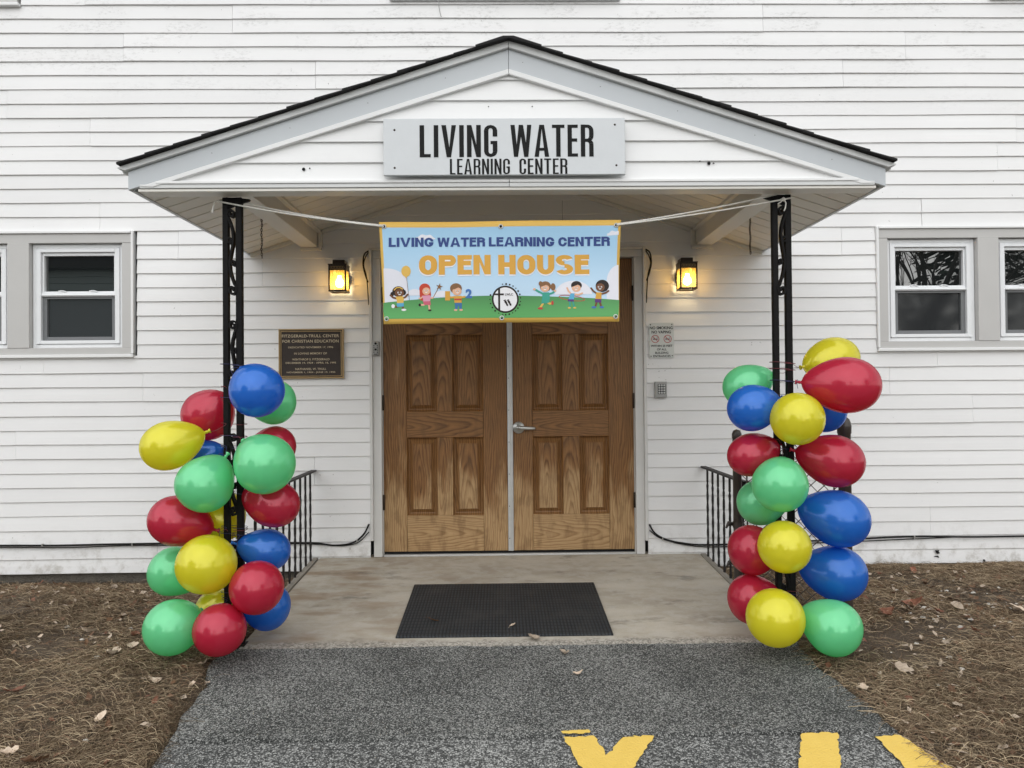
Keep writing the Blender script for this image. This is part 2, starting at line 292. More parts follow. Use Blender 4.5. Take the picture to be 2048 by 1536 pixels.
# ------------------------------------------------------------------ mesh helpers
class MB:
    """collects faces; build() links them as ONE mesh object with its origin at its own middle"""
    def __init__(s): s.v = []; s.f = []; s.mi = []; s.sm = []
    def add(s, vs, fs, mi=0, smooth=False):
        o = len(s.v); s.v += [tuple(q) for q in vs]; s.f += [tuple(i + o for i in f) for f in fs]; s.mi += [mi] * len(fs); s.sm += [smooth] * len(fs); return s
    def box(s, x0, x1, y0, y1, z0, z1, mi=0):
        v = [(x, y, z) for x in (x0, x1) for y in (y0, y1) for z in (z0, z1)]
        return s.add(v, [(0, 1, 3, 2), (4, 6, 7, 5), (0, 4, 5, 1), (2, 3, 7, 6), (0, 2, 6, 4), (1, 5, 7, 3)], mi)
    def prism(s, poly, y0, y1, mi=0, ax='y'):
        """poly in XZ pushed along Y (ax y), or in XY pushed along Z (ax z), or in YZ pushed along X (ax x)"""
        def P(a, b, c): return (a, c, b) if ax == 'y' else ((a, b, c) if ax == 'z' else (c, a, b))
        n = len(poly); v = [P(a, b, y0) for a, b in poly] + [P(a, b, y1) for a, b in poly]
        f = [tuple(range(n)), tuple(range(2 * n - 1, n - 1, -1))] + [(i, (i + 1) % n, n + (i + 1) % n, n + i) for i in range(n)]
        return s.add(v, f, mi)
    def tube(s, pts, r, n=8, mi=0, smooth=True, cap=True):
        pts = [Vector(p) for p in pts]; k = len(pts); rs = r if hasattr(r, '__len__') else [r] * k
        V = []; nrm = None
        for i, p in enumerate(pts):
            t = (pts[min(i + 1, k - 1)] - pts[max(i - 1, 0)]).normalized()
            if nrm is None: nrm = t.orthogonal().normalized()
            else:
                nrm = nrm - t * nrm.dot(t); nrm = nrm.normalized() if nrm.length > 1e-6 else t.orthogonal().normalized()
            b = t.cross(nrm)
            V += [p + (nrm * math.cos(2 * math.pi * j / n) + b * math.sin(2 * math.pi * j / n)) * rs[i] for j in range(n)]
        F = [(i * n + j, i * n + (j + 1) % n, (i + 1) * n + (j + 1) % n, (i + 1) * n + j) for i in range(k - 1) for j in range(n)]
        if cap: F += [tuple(range(n - 1, -1, -1)), tuple((k - 1) * n + j for j in range(n))]
        return s.add(V, F, mi, smooth)
    def lathe(s, prof, n, mat, mi=0, smooth=True):
        V = [mat @ Vector((r * math.cos(2 * math.pi * j / n), r * math.sin(2 * math.pi * j / n), z)) for r, z in prof for j in range(n)]
        F = [(i * n + j, i * n + (j + 1) % n, (i + 1) * n + (j + 1) % n, (i + 1) * n + j) for i in range(len(prof) - 1) for j in range(n)]
        return s.add(V, F, mi, smooth)
    def frame(s, x0, x1, z0, z1, w_, y0, y1, mi=0, wb=None, wt=None):
        wb = wb or w_; wt = wt or w_
        s.box(x0, x0 + w_, y0, y1, z0, z1, mi); s.box(x1 - w_, x1, y0, y1, z0, z1, mi)
        s.box(x0 + w_, x1 - w_, y0, y1, z0, z0 + wb, mi); s.box(x0 + w_, x1 - w_, y0, y1, z1 - wt, z1, mi); return s
    def band(s, path, t, y0, y1, mi=0, closed=False):
        """flat bar of thickness t following a path in XZ, pushed along Y"""
        P = [Vector((a, b)) for a, b in path]; k = len(P); V = []
        for i in range(k):
            a = P[i - 1] if (i or closed) else P[0]; b = P[(i + 1) % k] if (i < k - 1 or closed) else P[-1]
            d = (b - a).normalized(); n = Vector((-d.y, d.x)) * (t / 2)
            for q in (P[i] + n, P[i] - n): V += [(q.x, y0, q.y), (q.x, y1, q.y)]
        F = []
        for i in range(k if closed else k - 1):
            a = 4 * i; b = 4 * ((i + 1) % k); F += [(a, b, b + 2, a + 2), (a + 1, a + 3, b + 3, b + 1), (a, a + 1, b + 1, b), (a + 2, b + 2, b + 3, a + 3)]
        if not closed: F += [(0, 2, 3, 1), (4 * k - 4, 4 * k - 3, 4 * k - 1, 4 * k - 2)]
        return s.add(V, F, mi)
    def mesh(s, name, mats, c, fix=True):
        me = bpy.data.meshes.new(name); me.from_pydata([(v[0] - c[0], v[1] - c[1], v[2] - c[2]) for v in s.v], [], s.f)
        for mt in (mats if isinstance(mats, (list, tuple)) else [mats]): me.materials.append(mt)
        if any(s.mi): me.polygons.foreach_set('material_index', s.mi)
        me.polygons.foreach_set('use_smooth', s.sm)
        if fix:
            bm = bmesh.new(); bm.from_mesh(me); bmesh.ops.recalc_face_normals(bm, faces=bm.faces); bm.to_mesh(me); bm.free()
        me.update(); return me
    def build(s, name, mats, parent=None, bevel=0.0, fix=True, seg=2):
        a = np.array(s.v); c = (a.min(0) + a.max(0)) / 2
        o = bpy.data.objects.new(name, s.mesh(name, mats, c, fix)); place(o, c, parent)
        if bevel:
            b = o.modifiers.new('bevel', 'BEVEL'); b.width = bevel; b.segments = seg; b.limit_method = 'ANGLE'; b.angle_limit = R(40)
            b.harden_normals = False
        return o
WL = {}
def place(o, loc, parent=None):
    COL.objects.link(o); WL[o] = Vector(loc)
    if parent is not None: o.parent = parent; o.location = Vector(loc) - WL[parent]
    else: o.location = loc
def tag(o, label=None, cat=None, group=None, kind=None):
    for k, v in (('label', label), ('category', cat), ('group', group), ('kind', kind)):
        if v: o[k] = v
    return o
def thing(name, loc, label, cat, group=None):
    o = bpy.data.objects.new(name, None); o.empty_display_size = 0.1; place(o, loc); return tag(o, label, cat, group)
def copy_part(src, loc, parent):
    o = src.copy(); place(o, loc, parent); return o
def circ(cx, cz, rx, rz=None, n=20, a0=0, a1=360):
    rz = rz or rx; full = abs(a1 - a0) >= 360; k = n if full else n + 1
    return [(cx + rx * math.cos(R(a0 + (a1 - a0) * i / n)), cz + rz * math.sin(R(a0 + (a1 - a0) * i / n))) for i in range(k)]

_txt = {}
def text2d(body, offset=0.0, space=1.0, res=4):
    """outlines of a line of the built-in font as flat 2D verts and faces, scaled to the unit box"""
    c = bpy.data.curves.new('t', 'FONT'); c.body = body; c.offset = offset; c.space_character = space; c.resolution_u = res; c.align_x = 'CENTER'
    o = bpy.data.objects.new('t', c); COL.objects.link(o); dg = bpy.context.evaluated_depsgraph_get(); dg.update()
    e = o.evaluated_get(dg); me = e.to_mesh(); v = np.array([tuple(q.co)[:2] for q in me.vertices]); f = [tuple(p.vertices) for p in me.polygons]
    e.to_mesh_clear(); bpy.data.objects.remove(o); bpy.data.curves.remove(c)
    lo, hi = v.min(0), v.max(0); return (v - lo) / (hi - lo), f
def add_text(mb, body, x0, x1, z0, z1, y, mi=0, offset=0.0, space=1.0, depth=0.0):
    v, f = text2d(body, offset, space)
    P = [(x0 + a * (x1 - x0), y, z0 + b * (z1 - z0)) for a, b in v]
    mb.add(P, f, mi)
    return mb
# ------------------------------------------------------------------ ground, path, slab
SL = 0.05
def ramp(y): return SL * max(min(y, 0.0), -6.0)
def wav(x, y, s=1.0): return (math.sin(3.1 * x * s + 1.3) * math.sin(2.7 * y * s + .4) + .6 * math.sin(7.3 * x * s + 2.1 * y * s) + .45 * math.sin(13.7 * y * s - 9.1 * x * s + 2)) / 2.05
def zground(x, y):
    z = ramp(y) - 0.012 + 0.016 * wav(x, y) + 0.007 * wav(x, y, 3.3)
    if y > -1.4:
        k = max(0.0, 1 + y / 1.4) if y < 0 else 1.0
        z += -(0.175 if x < 0 else 0.10) * k * k
    return z
def path_left(y): return -1.36 - 0.07 * math.exp(-((y + 1.78) / .12) ** 2) + 0.085 * min(1, max(0, (-y - 1.9) / .75)) + 0.012 * math.sin(9 * y) + .006 * math.sin(31 * y)
def path_right(y): return 1.395 + 0.05 * min(1, max(0, (-y - 1.9) / .8)) + 0.012 * math.sin(8 * y + 1) + .006 * math.sin(27 * y)
def zsoil(x, y):
    z = zground(x, y)
    if y < -3.0: return ramp(y) - 0.07
    if y < -0.02:
        d = min(x - path_left(min(y, -1.66)), path_right(min(y, -1.66)) - x)
        if d > -0.02: z -= 0.09 * min(1, (d + 0.02) / 0.06)
    return z
def grid_sheet(xs, ys, zf):
    mb = MB(); V = [(x, y, zf(x, y)) for y in ys for x in xs]; n = len(xs)
    F = [(j * n + i, j * n + i + 1, (j + 1) * n + i + 1, (j + 1) * n + i) for j in range(len(ys) - 1) for i in range(n - 1)]
    return mb.add(V, F, 0, True)
xs = [-160, -60, -25, -12, -8] + [-6 + .06 * i for i in range(201)] + [8, 12, 25, 60, 160]
ys = [-160, -60, -25, -12, -8, -6, -5, -4, -3.6] + [-3.4 + .06 * i for i in range(63)] + [1, 6, 12, 40, 160]
tag(grid_sheet(xs, ys, zsoil).build('ground', M['soil'], fix=False), kind='structure')

# newer strip of asphalt in front of the slab, older asphalt beyond it
def strip_sheet(name, y0, y1, step, lf, rf, zf, mat, nx=24):
    mb = MB(); k = max(2, int(abs(y1 - y0) / step)); V = []
    for j in range(k + 1):
        y = y0 + (y1 - y0) * j / k; a, b = lf(y), rf(y)
        row = [(a - .012, y, zf(a, y) - .05)] + [(a + (b - a) * i / nx, y + edge_jit(j, k, i), zf(a + (b - a) * i / nx, y)) for i in range(nx + 1)] + [(b + .012, y, zf(b, y) - .05)]
        V += row
    n = nx + 3; F = [(j * n + i, j * n + i + 1, (j + 1) * n + i + 1, (j + 1) * n + i) for j in range(k) for i in range(n - 1)]
    for j in (0, k):
        o = len(V); V += [(V[j * n + i][0], V[j * n + i][1], V[j * n + i][2] - .05) for i in range(n)]
        F += [(j * n + i, j * n + i + 1, o + i + 1, o + i) for i in range(n - 1)]
    return mb.add(V, F, 0, True).build(name, mat, fix=False)
_ej = [[rnd.uniform(-1, 1) for _ in range(200)] for _ in range(2)]
def edge_jit(j, k, i):
    if j == 0: return .006 * _ej[0][i]
    if j == k: return .010 * _ej[1][i] + .012 * math.sin(i * .19)
    return 0
asp = strip_sheet('asphalt_path', -1.618, -2.466, .04, path_left, path_right, lambda x, y: ramp(y) + .002 + .003 * wav(x, y, 2), M['asphalt_new'], 90)
tag(asp, kind='structure')
def lot_l(y): return path_left(y) if y > -3.0 else -1.28 - min(30, (-3.0 - y) * 14)
def lot_r(y): return path_right(y) if y > -3.0 else 1.45 + min(30, (-3.0 - y) * 14)
lot = strip_sheet('asphalt_pavement', -2.479, -60, .3, lot_l, lot_r, lambda x, y: ramp(y) - .003 + (.003 * wav(x, y, 2) if y > -4 else 0), M['asphalt_old'], 90)
tag(lot, kind='structure')
WL[lot] = Vector(lot.location)

# concrete landing that slopes away from the doors
mb = MB(); n = 40
top = [(-1.352 + 2.71 * i / n) for i in range(n + 1)]
V = []; rowsy = [0.09, 0.0, -.3, -.6, -.9, -1.2, -1.45, -1.575, -1.60, -1.607]
for j, y in enumerate(rowsy):
    for i, x in enumerate(top):
        z = SL * min(y, 0) - (0.004 if j == len(rowsy) - 2 else 0) - (0.06 if j == len(rowsy) - 1 else 0)
        V.append((x, y + (.007 * math.sin(i * 1.7) + .006 * math.sin(i * 4.1) if j >= len(rowsy) - 3 else 0), z))
n1 = n + 1; F = [(j * n1 + i, j * n1 + i + 1, (j + 1) * n1 + i + 1, (j + 1) * n1 + i) for j in range(len(rowsy) - 1) for i in range(n)]
mb.add(V, F, 0, False)
for x, s in ((-1.352, 0), (1.358, 0)): mb.add([(x, .09, 0), (x, -1.6, SL * -1.6), (x, -1.6, -.25), (x, .09, -.25)], [(0, 1, 2, 3)])
slab = mb.build('concrete_slab', M['concrete'], fix=False); tag(slab, kind='structure')

# yellow letters at the edge of the frame
def rough_poly(pts, amp=.006, step=.018):
    out = []
    for i, p in enumerate(pts):
        q = pts[(i + 1) % len(pts)]; L = math.dist(p, q); k = max(1, int(L / step))
        for j in range(k):
            t = j / k; out.append((p[0] + (q[0] - p[0]) * t + rnd.uniform(-amp, amp), p[1] + (q[1] - p[1]) * t + rnd.uniform(-amp, amp)))
    return out
def marking(pts, lab):
    pp = rough_poly(pts); a = MB(); k = len(pp)
    a.add([(x, y, SL * y + .0045) for x, y in pp], [tuple(range(k))])
    o = a.build('painted_letter', M['yellow_paint'], lot, fix=False); o['label'] = lab
    bm = bmesh.new(); bm.from_mesh(o.data); bmesh.ops.triangulate(bm, faces=bm.faces); bmesh.ops.recalc_face_normals(bm, faces=bm.faces); bm.to_mesh(o.data); bm.free()
marking([(0.171, -2.481), (0.29, -2.479), (0.318, -2.606), (0.396, -2.484), (0.515, -2.481), (0.41, -2.66), (0.375, -2.76), (0.375, -3.1), (.25, -3.1), (.25, -2.76), (0.212, -2.66)], 'yellow forked letter stroke')
marking([(1.07, -2.478), (1.206, -2.478), (1.11, -2.703), (0.93, -3.1), (.79, -3.1), (0.968, -2.703)], 'yellow straight letter stroke')
marking([(1.33, -2.512), (1.428, -2.502), (1.462, -2.64), (1.56, -3.0), (1.43, -3.05), (1.33, -2.709)], 'yellow slanting letter stroke')
pp = rough_poly([(0.171, -2.447), (0.275, -2.440), (.272, -2.466), (0.176, -2.470)], .005, .012)
a = MB(); a.add([(x, y, SL * y + .0095) for x, y in pp], [tuple(range(len(pp)))]); a.build('painted_letter', M['yellow_paint'], lot, fix=False)['label'] = 'yellow scrap of paint across the crack'

# ------------------------------------------------------------------ the church wall
bld = thing('church_building', (0, 3, -.2), 'white clapboard church hall wall with double oak doors and paired windows', 'building')
MB().box(-6.6, 6.6, .03, .30, -.7, -.095).build('foundation', M['foundation'], bld)
core = MB(); core.box(-6.55, -1.0, .075, .3, -.09, 5.6); core.box(1.0, 6.55, .075, .3, -.09, 5.6); core.box(-1.0, 1.0, .09, .3, 2.2, 5.6); core.box(-1.0, 1.0, .1, .3, -.09, 2.2)
core.box(-6.55, -6.3, .3, 7, -.09, 5.6); core.box(6.3, 6.55, .3, 7, -.09, 5.6); core.box(-6.55, 6.55, 6.8, 7, -.09, 5.6); core.box(-6.55, 6.55, .3, 6.8, 5.4, 5.6)
core.build('sheathing', M['dark_gap'], bld)
Z0, EX = -0.09, 0.1013
WIN = [(2.657, 4.27), (-4.27, -2.645)]
OPEN = [(-.992, .992, -.3, 2.207), (2.657, 4.27, 1.447, 2.341), (-4.27, -2.640, 1.447, 2.341), (-.83, .83, 3.98, 5.2), (-5.0, -3.456, 3.945, 5.2), (3.51, 5.1, 3.985, 5.2)]
def wob(x, z): return .0012 * math.sin(2.3 * x + 5.1 * z) + .0009 * math.sin(5.9 * x - 3.3 * z + 1)
def course(mb, x0, x1, z0, z1, za, zb, dy, w0):
    """one lap of siding between x0 and x1, cut to za..zb"""
    k = max(1, int((x1 - x0) / .22)); V = []
    def yy(z): t = (z - z0) / (z1 - z0); return -.0122 + .0102 * t + dy
    for i in range(k + 1):
        x = x0 + (x1 - x0) * i / k; q = wob(x, z0); dz = .0016 * math.sin(1.9 * x + w0) + .0008 * math.sin(6.1 * x + 2 * w0)
        a, b = (za + dz if za == z0 else za), zb + .004
        V += [(x, .004, a + .001), (x, yy(z0) + q + .0015, a), (x, yy(za) + q, a + .0022), (x, yy((za + zb) / 2) + q - .0006, (a + b) / 2), (x, yy(zb) + q * .4, b)]
    F = [(5 * i + j, 5 * i + 5 + j, 5 * i + 6 + j, 5 * i + 1 + j) for i in range(k) for j in range(4)]
    V += [(x0, .004, zb), (x1, .004, zb)]; n_ = 5 * (k + 1); F += [(0, 1, 2, 3, 4, n_), (5 * k, 5 * k + 1, 5 * k + 2, 5 * k + 3, 5 * k + 4, n_ + 1)]
    mb.add(V, F); return mb
SEAMS = {38: [-1.955, 1.864], 36: [-2.729, 2.9], 34: [-1.363, 2.441], 32: [-3.556, .6], 30: [-2.968, 3.7], 28: [-3.9, 3.559], 26: [-1.7, 1.2, 4.4], 24: [-2.9, 0.4, 3.0],
         22: [-2.346, 2.414], 20: [-1.75, 1.36], 18: [-4.5, 1.9], 16: [-4.4, 4.5], 14: [-3.3, 3.1], 12: [-2.6, 2.75], 10: [-2.333, 3.35], 8: [-3.5, 1.75], 6: [-1.387, 4.1],
         4: [-1.9, 2.3], 2: [-4.0, 3.031], 0: [-2.5, 1.6], 40: [.35, -3.0], 42: [-1.1, 2.0]}
row_i = 0
for k0 in range(0, 54, 2):
    sm = sorted([-6.55] + SEAMS.get(k0, [-2.2 + (k0 % 7) * .4, 1.8 - (k0 % 5) * .3]) + [6.55])
    for si in range(len(sm) - 1):
        xa, xb = sm[si], sm[si + 1] - (.0028 if si < len(sm) - 2 else 0); dy = -.0025 * (si % 2); pieces = {}
        for kk in (k0, k0 + 1):
            z0, z1 = Z0 + EX * kk, Z0 + EX * (kk + 1)
            if kk == 0: pass
            cur = [(xa, xb, z0, z1)]
            for (oa, ob, oz, ow) in OPEN:
                nxt = []
                for (a, b, c, d) in cur:
                    if b <= oa or a >= ob or d <= oz or c >= ow: nxt.append((a, b, c, d)); continue
                    if a < oa: nxt.append((a, oa, c, d))
                    if b > ob: nxt.append((ob, b, c, d))
                    if d > ow: nxt.append((max(a, oa), min(b, ob), ow, d))
                    if c < oz: nxt.append((max(a, oa), min(b, ob), c, oz))
                cur = nxt
            for (a, b, c, d) in cur:
                if b - a < .01 or d - c < .004: continue
                side = 0 if b <= -.99 else (2 if a >= .99 else 1)
                if a < -1.0 and b > 1.0: side = 3
                if b < -2.6 and c > 1 and d < 3: side = 4
                if a > 2.6 and c > 1 and d < 3: side = 5
                course(pieces.setdefault(side, MB()), a, b, z0, z1, c, d, dy, k0 * 1.7 + si)
        for mb in pieces.values(): mb.build('siding_panel', M['vinyl'], bld, fix=False)

for P in ([(3.055, .006), (3.088, .006), (3.083, -.004), (3.092, -.016), (3.075, -.022), (3.062, -.012)], [(3.045, -.042), (3.058, -.034), (3.074, -.033), (3.088, -.046), (3.080, -.048), (3.066, -.041)], [(3.40, -.066), (3.412, -.062), (3.424, -.078), (3.408, -.082)]):
    tr_ = MB(); tr_.add([(x, -.0148, z) for x, z in P], [tuple(range(len(P)))]); tr_.build('siding_tear', M['black'], bld, fix=False)
for x, z, w_, h_ in ((1.07, 1.345, .016, .003), (1.075, 1.305, .010, .009), (1.118, 1.31, .012, .006), (1.076, 1.262, .009, .005), (1.124, 1.245, .008, .007)): ad = MB(); ad.add([(x, -.0150, z), (x + w_, -.0150, z + .002), (x + w_ * .9, -.0150, z + h_), (x + .1 * w_, -.0150, z + h_ * .8)], [(0, 1, 2, 3)]); ad.build('glue_mark', M['trim_grey'], bld, fix=False)
# paired windows
def window_pair(sgn):
    X = lambda a, b: (min(sgn * a, sgn * b), max(sgn * a, sgn * b))
    def bx(mb, a, b, *r): mb.box(*X(a, b), *r)
    win = bpy.data.objects.new('window', None); place(win, (sgn * 3.46, 0, 1.45), bld)
    win['label'] = 'pair of white sash windows with dark glass in a grey surround'
    t = MB(); bx(t, 2.676, 4.25, -.022, .05, 2.255, 2.322); bx(t, 2.676, 2.742, -.020, .05, 1.51, 2.2545); bx(t, 3.392, 3.545, -.028, .05, 1.51, 2.2545); bx(t, 4.185, 4.25, -.020, .05, 1.51, 2.2545)
    bx(t, 2.676, 4.25, -.024, .05, 1.463, 1.5095)
    t.build('trim_board', M['trim_grey'], win, .003)
    j = MB(); bx(j, 2.659, 2.675, -.030, .02, 1.466, 2.341); bx(j, 4.251, 4.268, -.030, .02, 1.466, 2.341); bx(j, 2.659, 4.268, -.036, .02, 1.440, 1.4625); bx(j, 2.676, 4.25, -.036, .02, 2.3225, 2.341)
    j.build('channel', M['vinyl_clean'], win, .003)
    for a, b in ((2.745, 3.389), (3.548, 4.182)):
        c, d = X(a, b)
        f = MB(); f.frame(c, d, 1.512, 2.252, .026, .012, .06); f.build('frame', M['win_white'], win, .003)
        f = MB(); f.frame(c + .027, d - .027, 1.540, 2.215, .033, .004, .058, wb=.024, wt=.020); f.box(c + .028, d - .028, .010, .05, 2.2155, 2.2255); f.build('frame', M['win_white'], win, .003)
        u = MB(); u.frame(c + .061, d - .061, 1.905, 2.194, .013, .022, .06, wb=.012, wt=.022); u.build('sash', M['win_white'], win, .002)
        r = MB(); r.box(c + .061, d - .061, .012, .06, 1.880, 1.9045); r.box(c + .061, d - .061, .006, .012, 1.886, 1.892); r.build('meeting_rail', M['win_white'], win, .002)
        l = MB(); l.frame(c + .061, d - .061, 1.565, 1.879, .030, .026, .06, wb=.026, wt=.016); l.build('screen_frame', M['screen_rail'], win, .002)
        MB().box(c + .074, d - .074, .046, .054, 1.917, 2.172).build('pane', M['glass'], win)
        MB().box(c + .091, d - .091, .043, .052, 1.591, 1.863).build('pane', M['screen'], win)['label'] = 'lower pane behind an insect screen'
        for lx in (c + .20, c + .42):
            k = MB(); k.box(lx - .022, lx + .014, .014, .034, 1.905, 1.912); k.box(lx - .022, lx - .008, .012, .030, 1.912, 1.922); k.tube([(lx - .012, .018, 1.921), (lx + .012, .016, 1.920), (lx + .034, .014, 1.913)], .0042, 6)
            k.build('sash_lock', M['win_white'], win, .0015)
        e = MB()
        for qx in (c + .040, d - .040): e.box(qx - .012, qx + .012, -.001, .0035, 1.541, 1.549)
        e.build('frame_clip', M['win_white'], win)
window_pair(1); window_pair(-1)
# upper windows: only their sills reach into the picture
for a, b, z in ((-.83, .83, 3.98), (-5.0, -3.456, 3.945), (3.51, 5.1, 3.985)):
    win = bpy.data.objects.new('window', None); place(win, ((a + b) / 2, 0, z), bld)
    s = MB(); s.box(a + .004, b - .004, -.04, .04, z + .002, z + .024); s.build('sill', M['vinyl_clean'], win, .004)
    s = MB(); s.frame(a + .02, b - .02, z + .0245, z + 1.2, .075, -.022, .05); s.build('frame', M['trim_grey'], win, .003)
    MB().box(a + .096, b - .096, .03, .05, z + .1, z + 1.12).build('pane', M['glass'], win)

# double doors
fr = MB()
for s in (-1, 1):
    a, b = sorted((s * .908, s * .968)); fr.box(a, b, -.012, .09, 0.002, 2.135)
    a, b = sorted((s * .9685, s * .990)); fr.box(a, b, -.030, .02, .12 if s < 0 else .10, 2.2065)
    a, b = sorted((s * .902, s * .9075)); fr.box(a, b, .020, .09, 0.003, 2.132)
fr.box(-.968, .968, -.012, .09, 2.1355, 2.189); fr.box(-.990, .990, -.030, .02, 2.1895, 2.2065) if False else fr.box(-.968, .968, -.030, .02, 2.1895, 2.2065)
fr.build('door_frame', M['door_frame'], bld, .003)
th = MB(); th.box(-.905, .905, .004, .1, -.02, .012); th.build('threshold', M['alu'], bld, .003)
sw = MB(); sw.box(-.9, .9, .034, .07, .0125, .028); sw.build('door_sweep', M['black'], bld)
YD = .030
ROWS = [(.287, .847), (1.035, 1.585), (1.70, 1.985)]
def raised_panel(door, x0, x1, z0, z1):
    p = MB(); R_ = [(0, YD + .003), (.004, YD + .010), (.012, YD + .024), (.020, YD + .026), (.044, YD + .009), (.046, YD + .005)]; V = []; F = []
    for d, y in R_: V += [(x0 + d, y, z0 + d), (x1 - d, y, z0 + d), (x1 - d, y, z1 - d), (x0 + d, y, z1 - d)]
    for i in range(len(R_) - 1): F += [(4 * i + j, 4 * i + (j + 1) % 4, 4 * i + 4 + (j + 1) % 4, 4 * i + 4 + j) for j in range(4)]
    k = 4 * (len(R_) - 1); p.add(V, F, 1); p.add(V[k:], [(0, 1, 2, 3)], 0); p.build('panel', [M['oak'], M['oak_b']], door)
def leaf_door(x0, x1, cols, lab):
    d = bpy.data.objects.new('door', None); place(d, ((x0 + x1) / 2, YD, .03), bld); d['label'] = lab
    xa, xb = cols[0][0], cols[1][1]; zb, zt = .030, 2.13
    for a, b in ((x0, xa), (xb, x1)): MB().box(a + (.0006 if a > x0 else 0), b - (.0006 if b < x1 else 0), YD, .085, zb, zt).build('stile', M['oak_s'], d, .0025)
    zz = [(zb, ROWS[0][0]), (ROWS[0][1], ROWS[1][0]), (ROWS[1][1], ROWS[2][0]), (ROWS[2][1], zt)]
    for a, b in zz: MB().box(xa + .0006, xb - .0006, YD, .085, a, b).build('rail', M['oak_h'], d, .0025)
    for a, b in ROWS:
        MB().box(cols[0][1], cols[1][0], YD, .085, a + .0006, b - .0006).build('stile', M['oak'], d, .0025)
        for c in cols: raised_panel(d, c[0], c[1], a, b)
    hx = x0 if x0 < -.5 else x1
    for hz in (.385, 1.10, 1.877):
        h = MB(); h.tube([(hx, YD - .007, hz - .055), (hx, YD - .007, hz + .055)], .0075, 10)
        s = 1 if hx < 0 else -1; h.box(*sorted((hx, hx + s * .004)), YD - .003, YD + .02, hz - .05, hz + .05); h.build('hinge', M['bronze'], d, .001)
    return d
dl = leaf_door(-.901, -.011, [(-.735, -.516), (-.405, -.184)], 'left oak door without a handle, bleached along its foot')
dr = leaf_door(.030, .901, [(.172, .390), (.509, .722)], 'right oak door with a silver lever handle')
s = MB(); s.box(-.010, .029, .018, YD - .0005, .03, 2.13); s.box(.012, .021, .012, .0178, .03, 2.13); s.build('astragal', M['alu'], dl, .0015)
s = MB()
for z in [.12 + .23 * i for i in range(9)]: s.lathe([(0.0035, 0), (0.003, .0015), (0, .002)], 8, Matrix.Translation((.0, .018, z)) @ Matrix.Rotation(R(90), 4, 'X'))
s.build('screw', M['bronze'], dl)
h = MB(); rx = Matrix.Translation((.070, YD, .913)) @ Matrix.Rotation(R(90), 4, 'X')
h.lathe([(.043, 0), (.043, .006), (.038, .012), (.020, .013), (.017, .016), (.016, .045), (.0, .046)], 28, rx)
h.tube([(.070, YD - .045, .913), (.082, YD - .048, .913), (.11, YD - .048, .911), (.15, YD - .046, .909), (.178, YD - .043, .908), (.186, YD - .038, .908)], [.016, .016, .0145, .0125, .011, .009], 12)
h.lathe([(.012, .046), (.011, .050), (.0, .051)], 16, rx); h.build('handle', M['steel'], dr, 0)

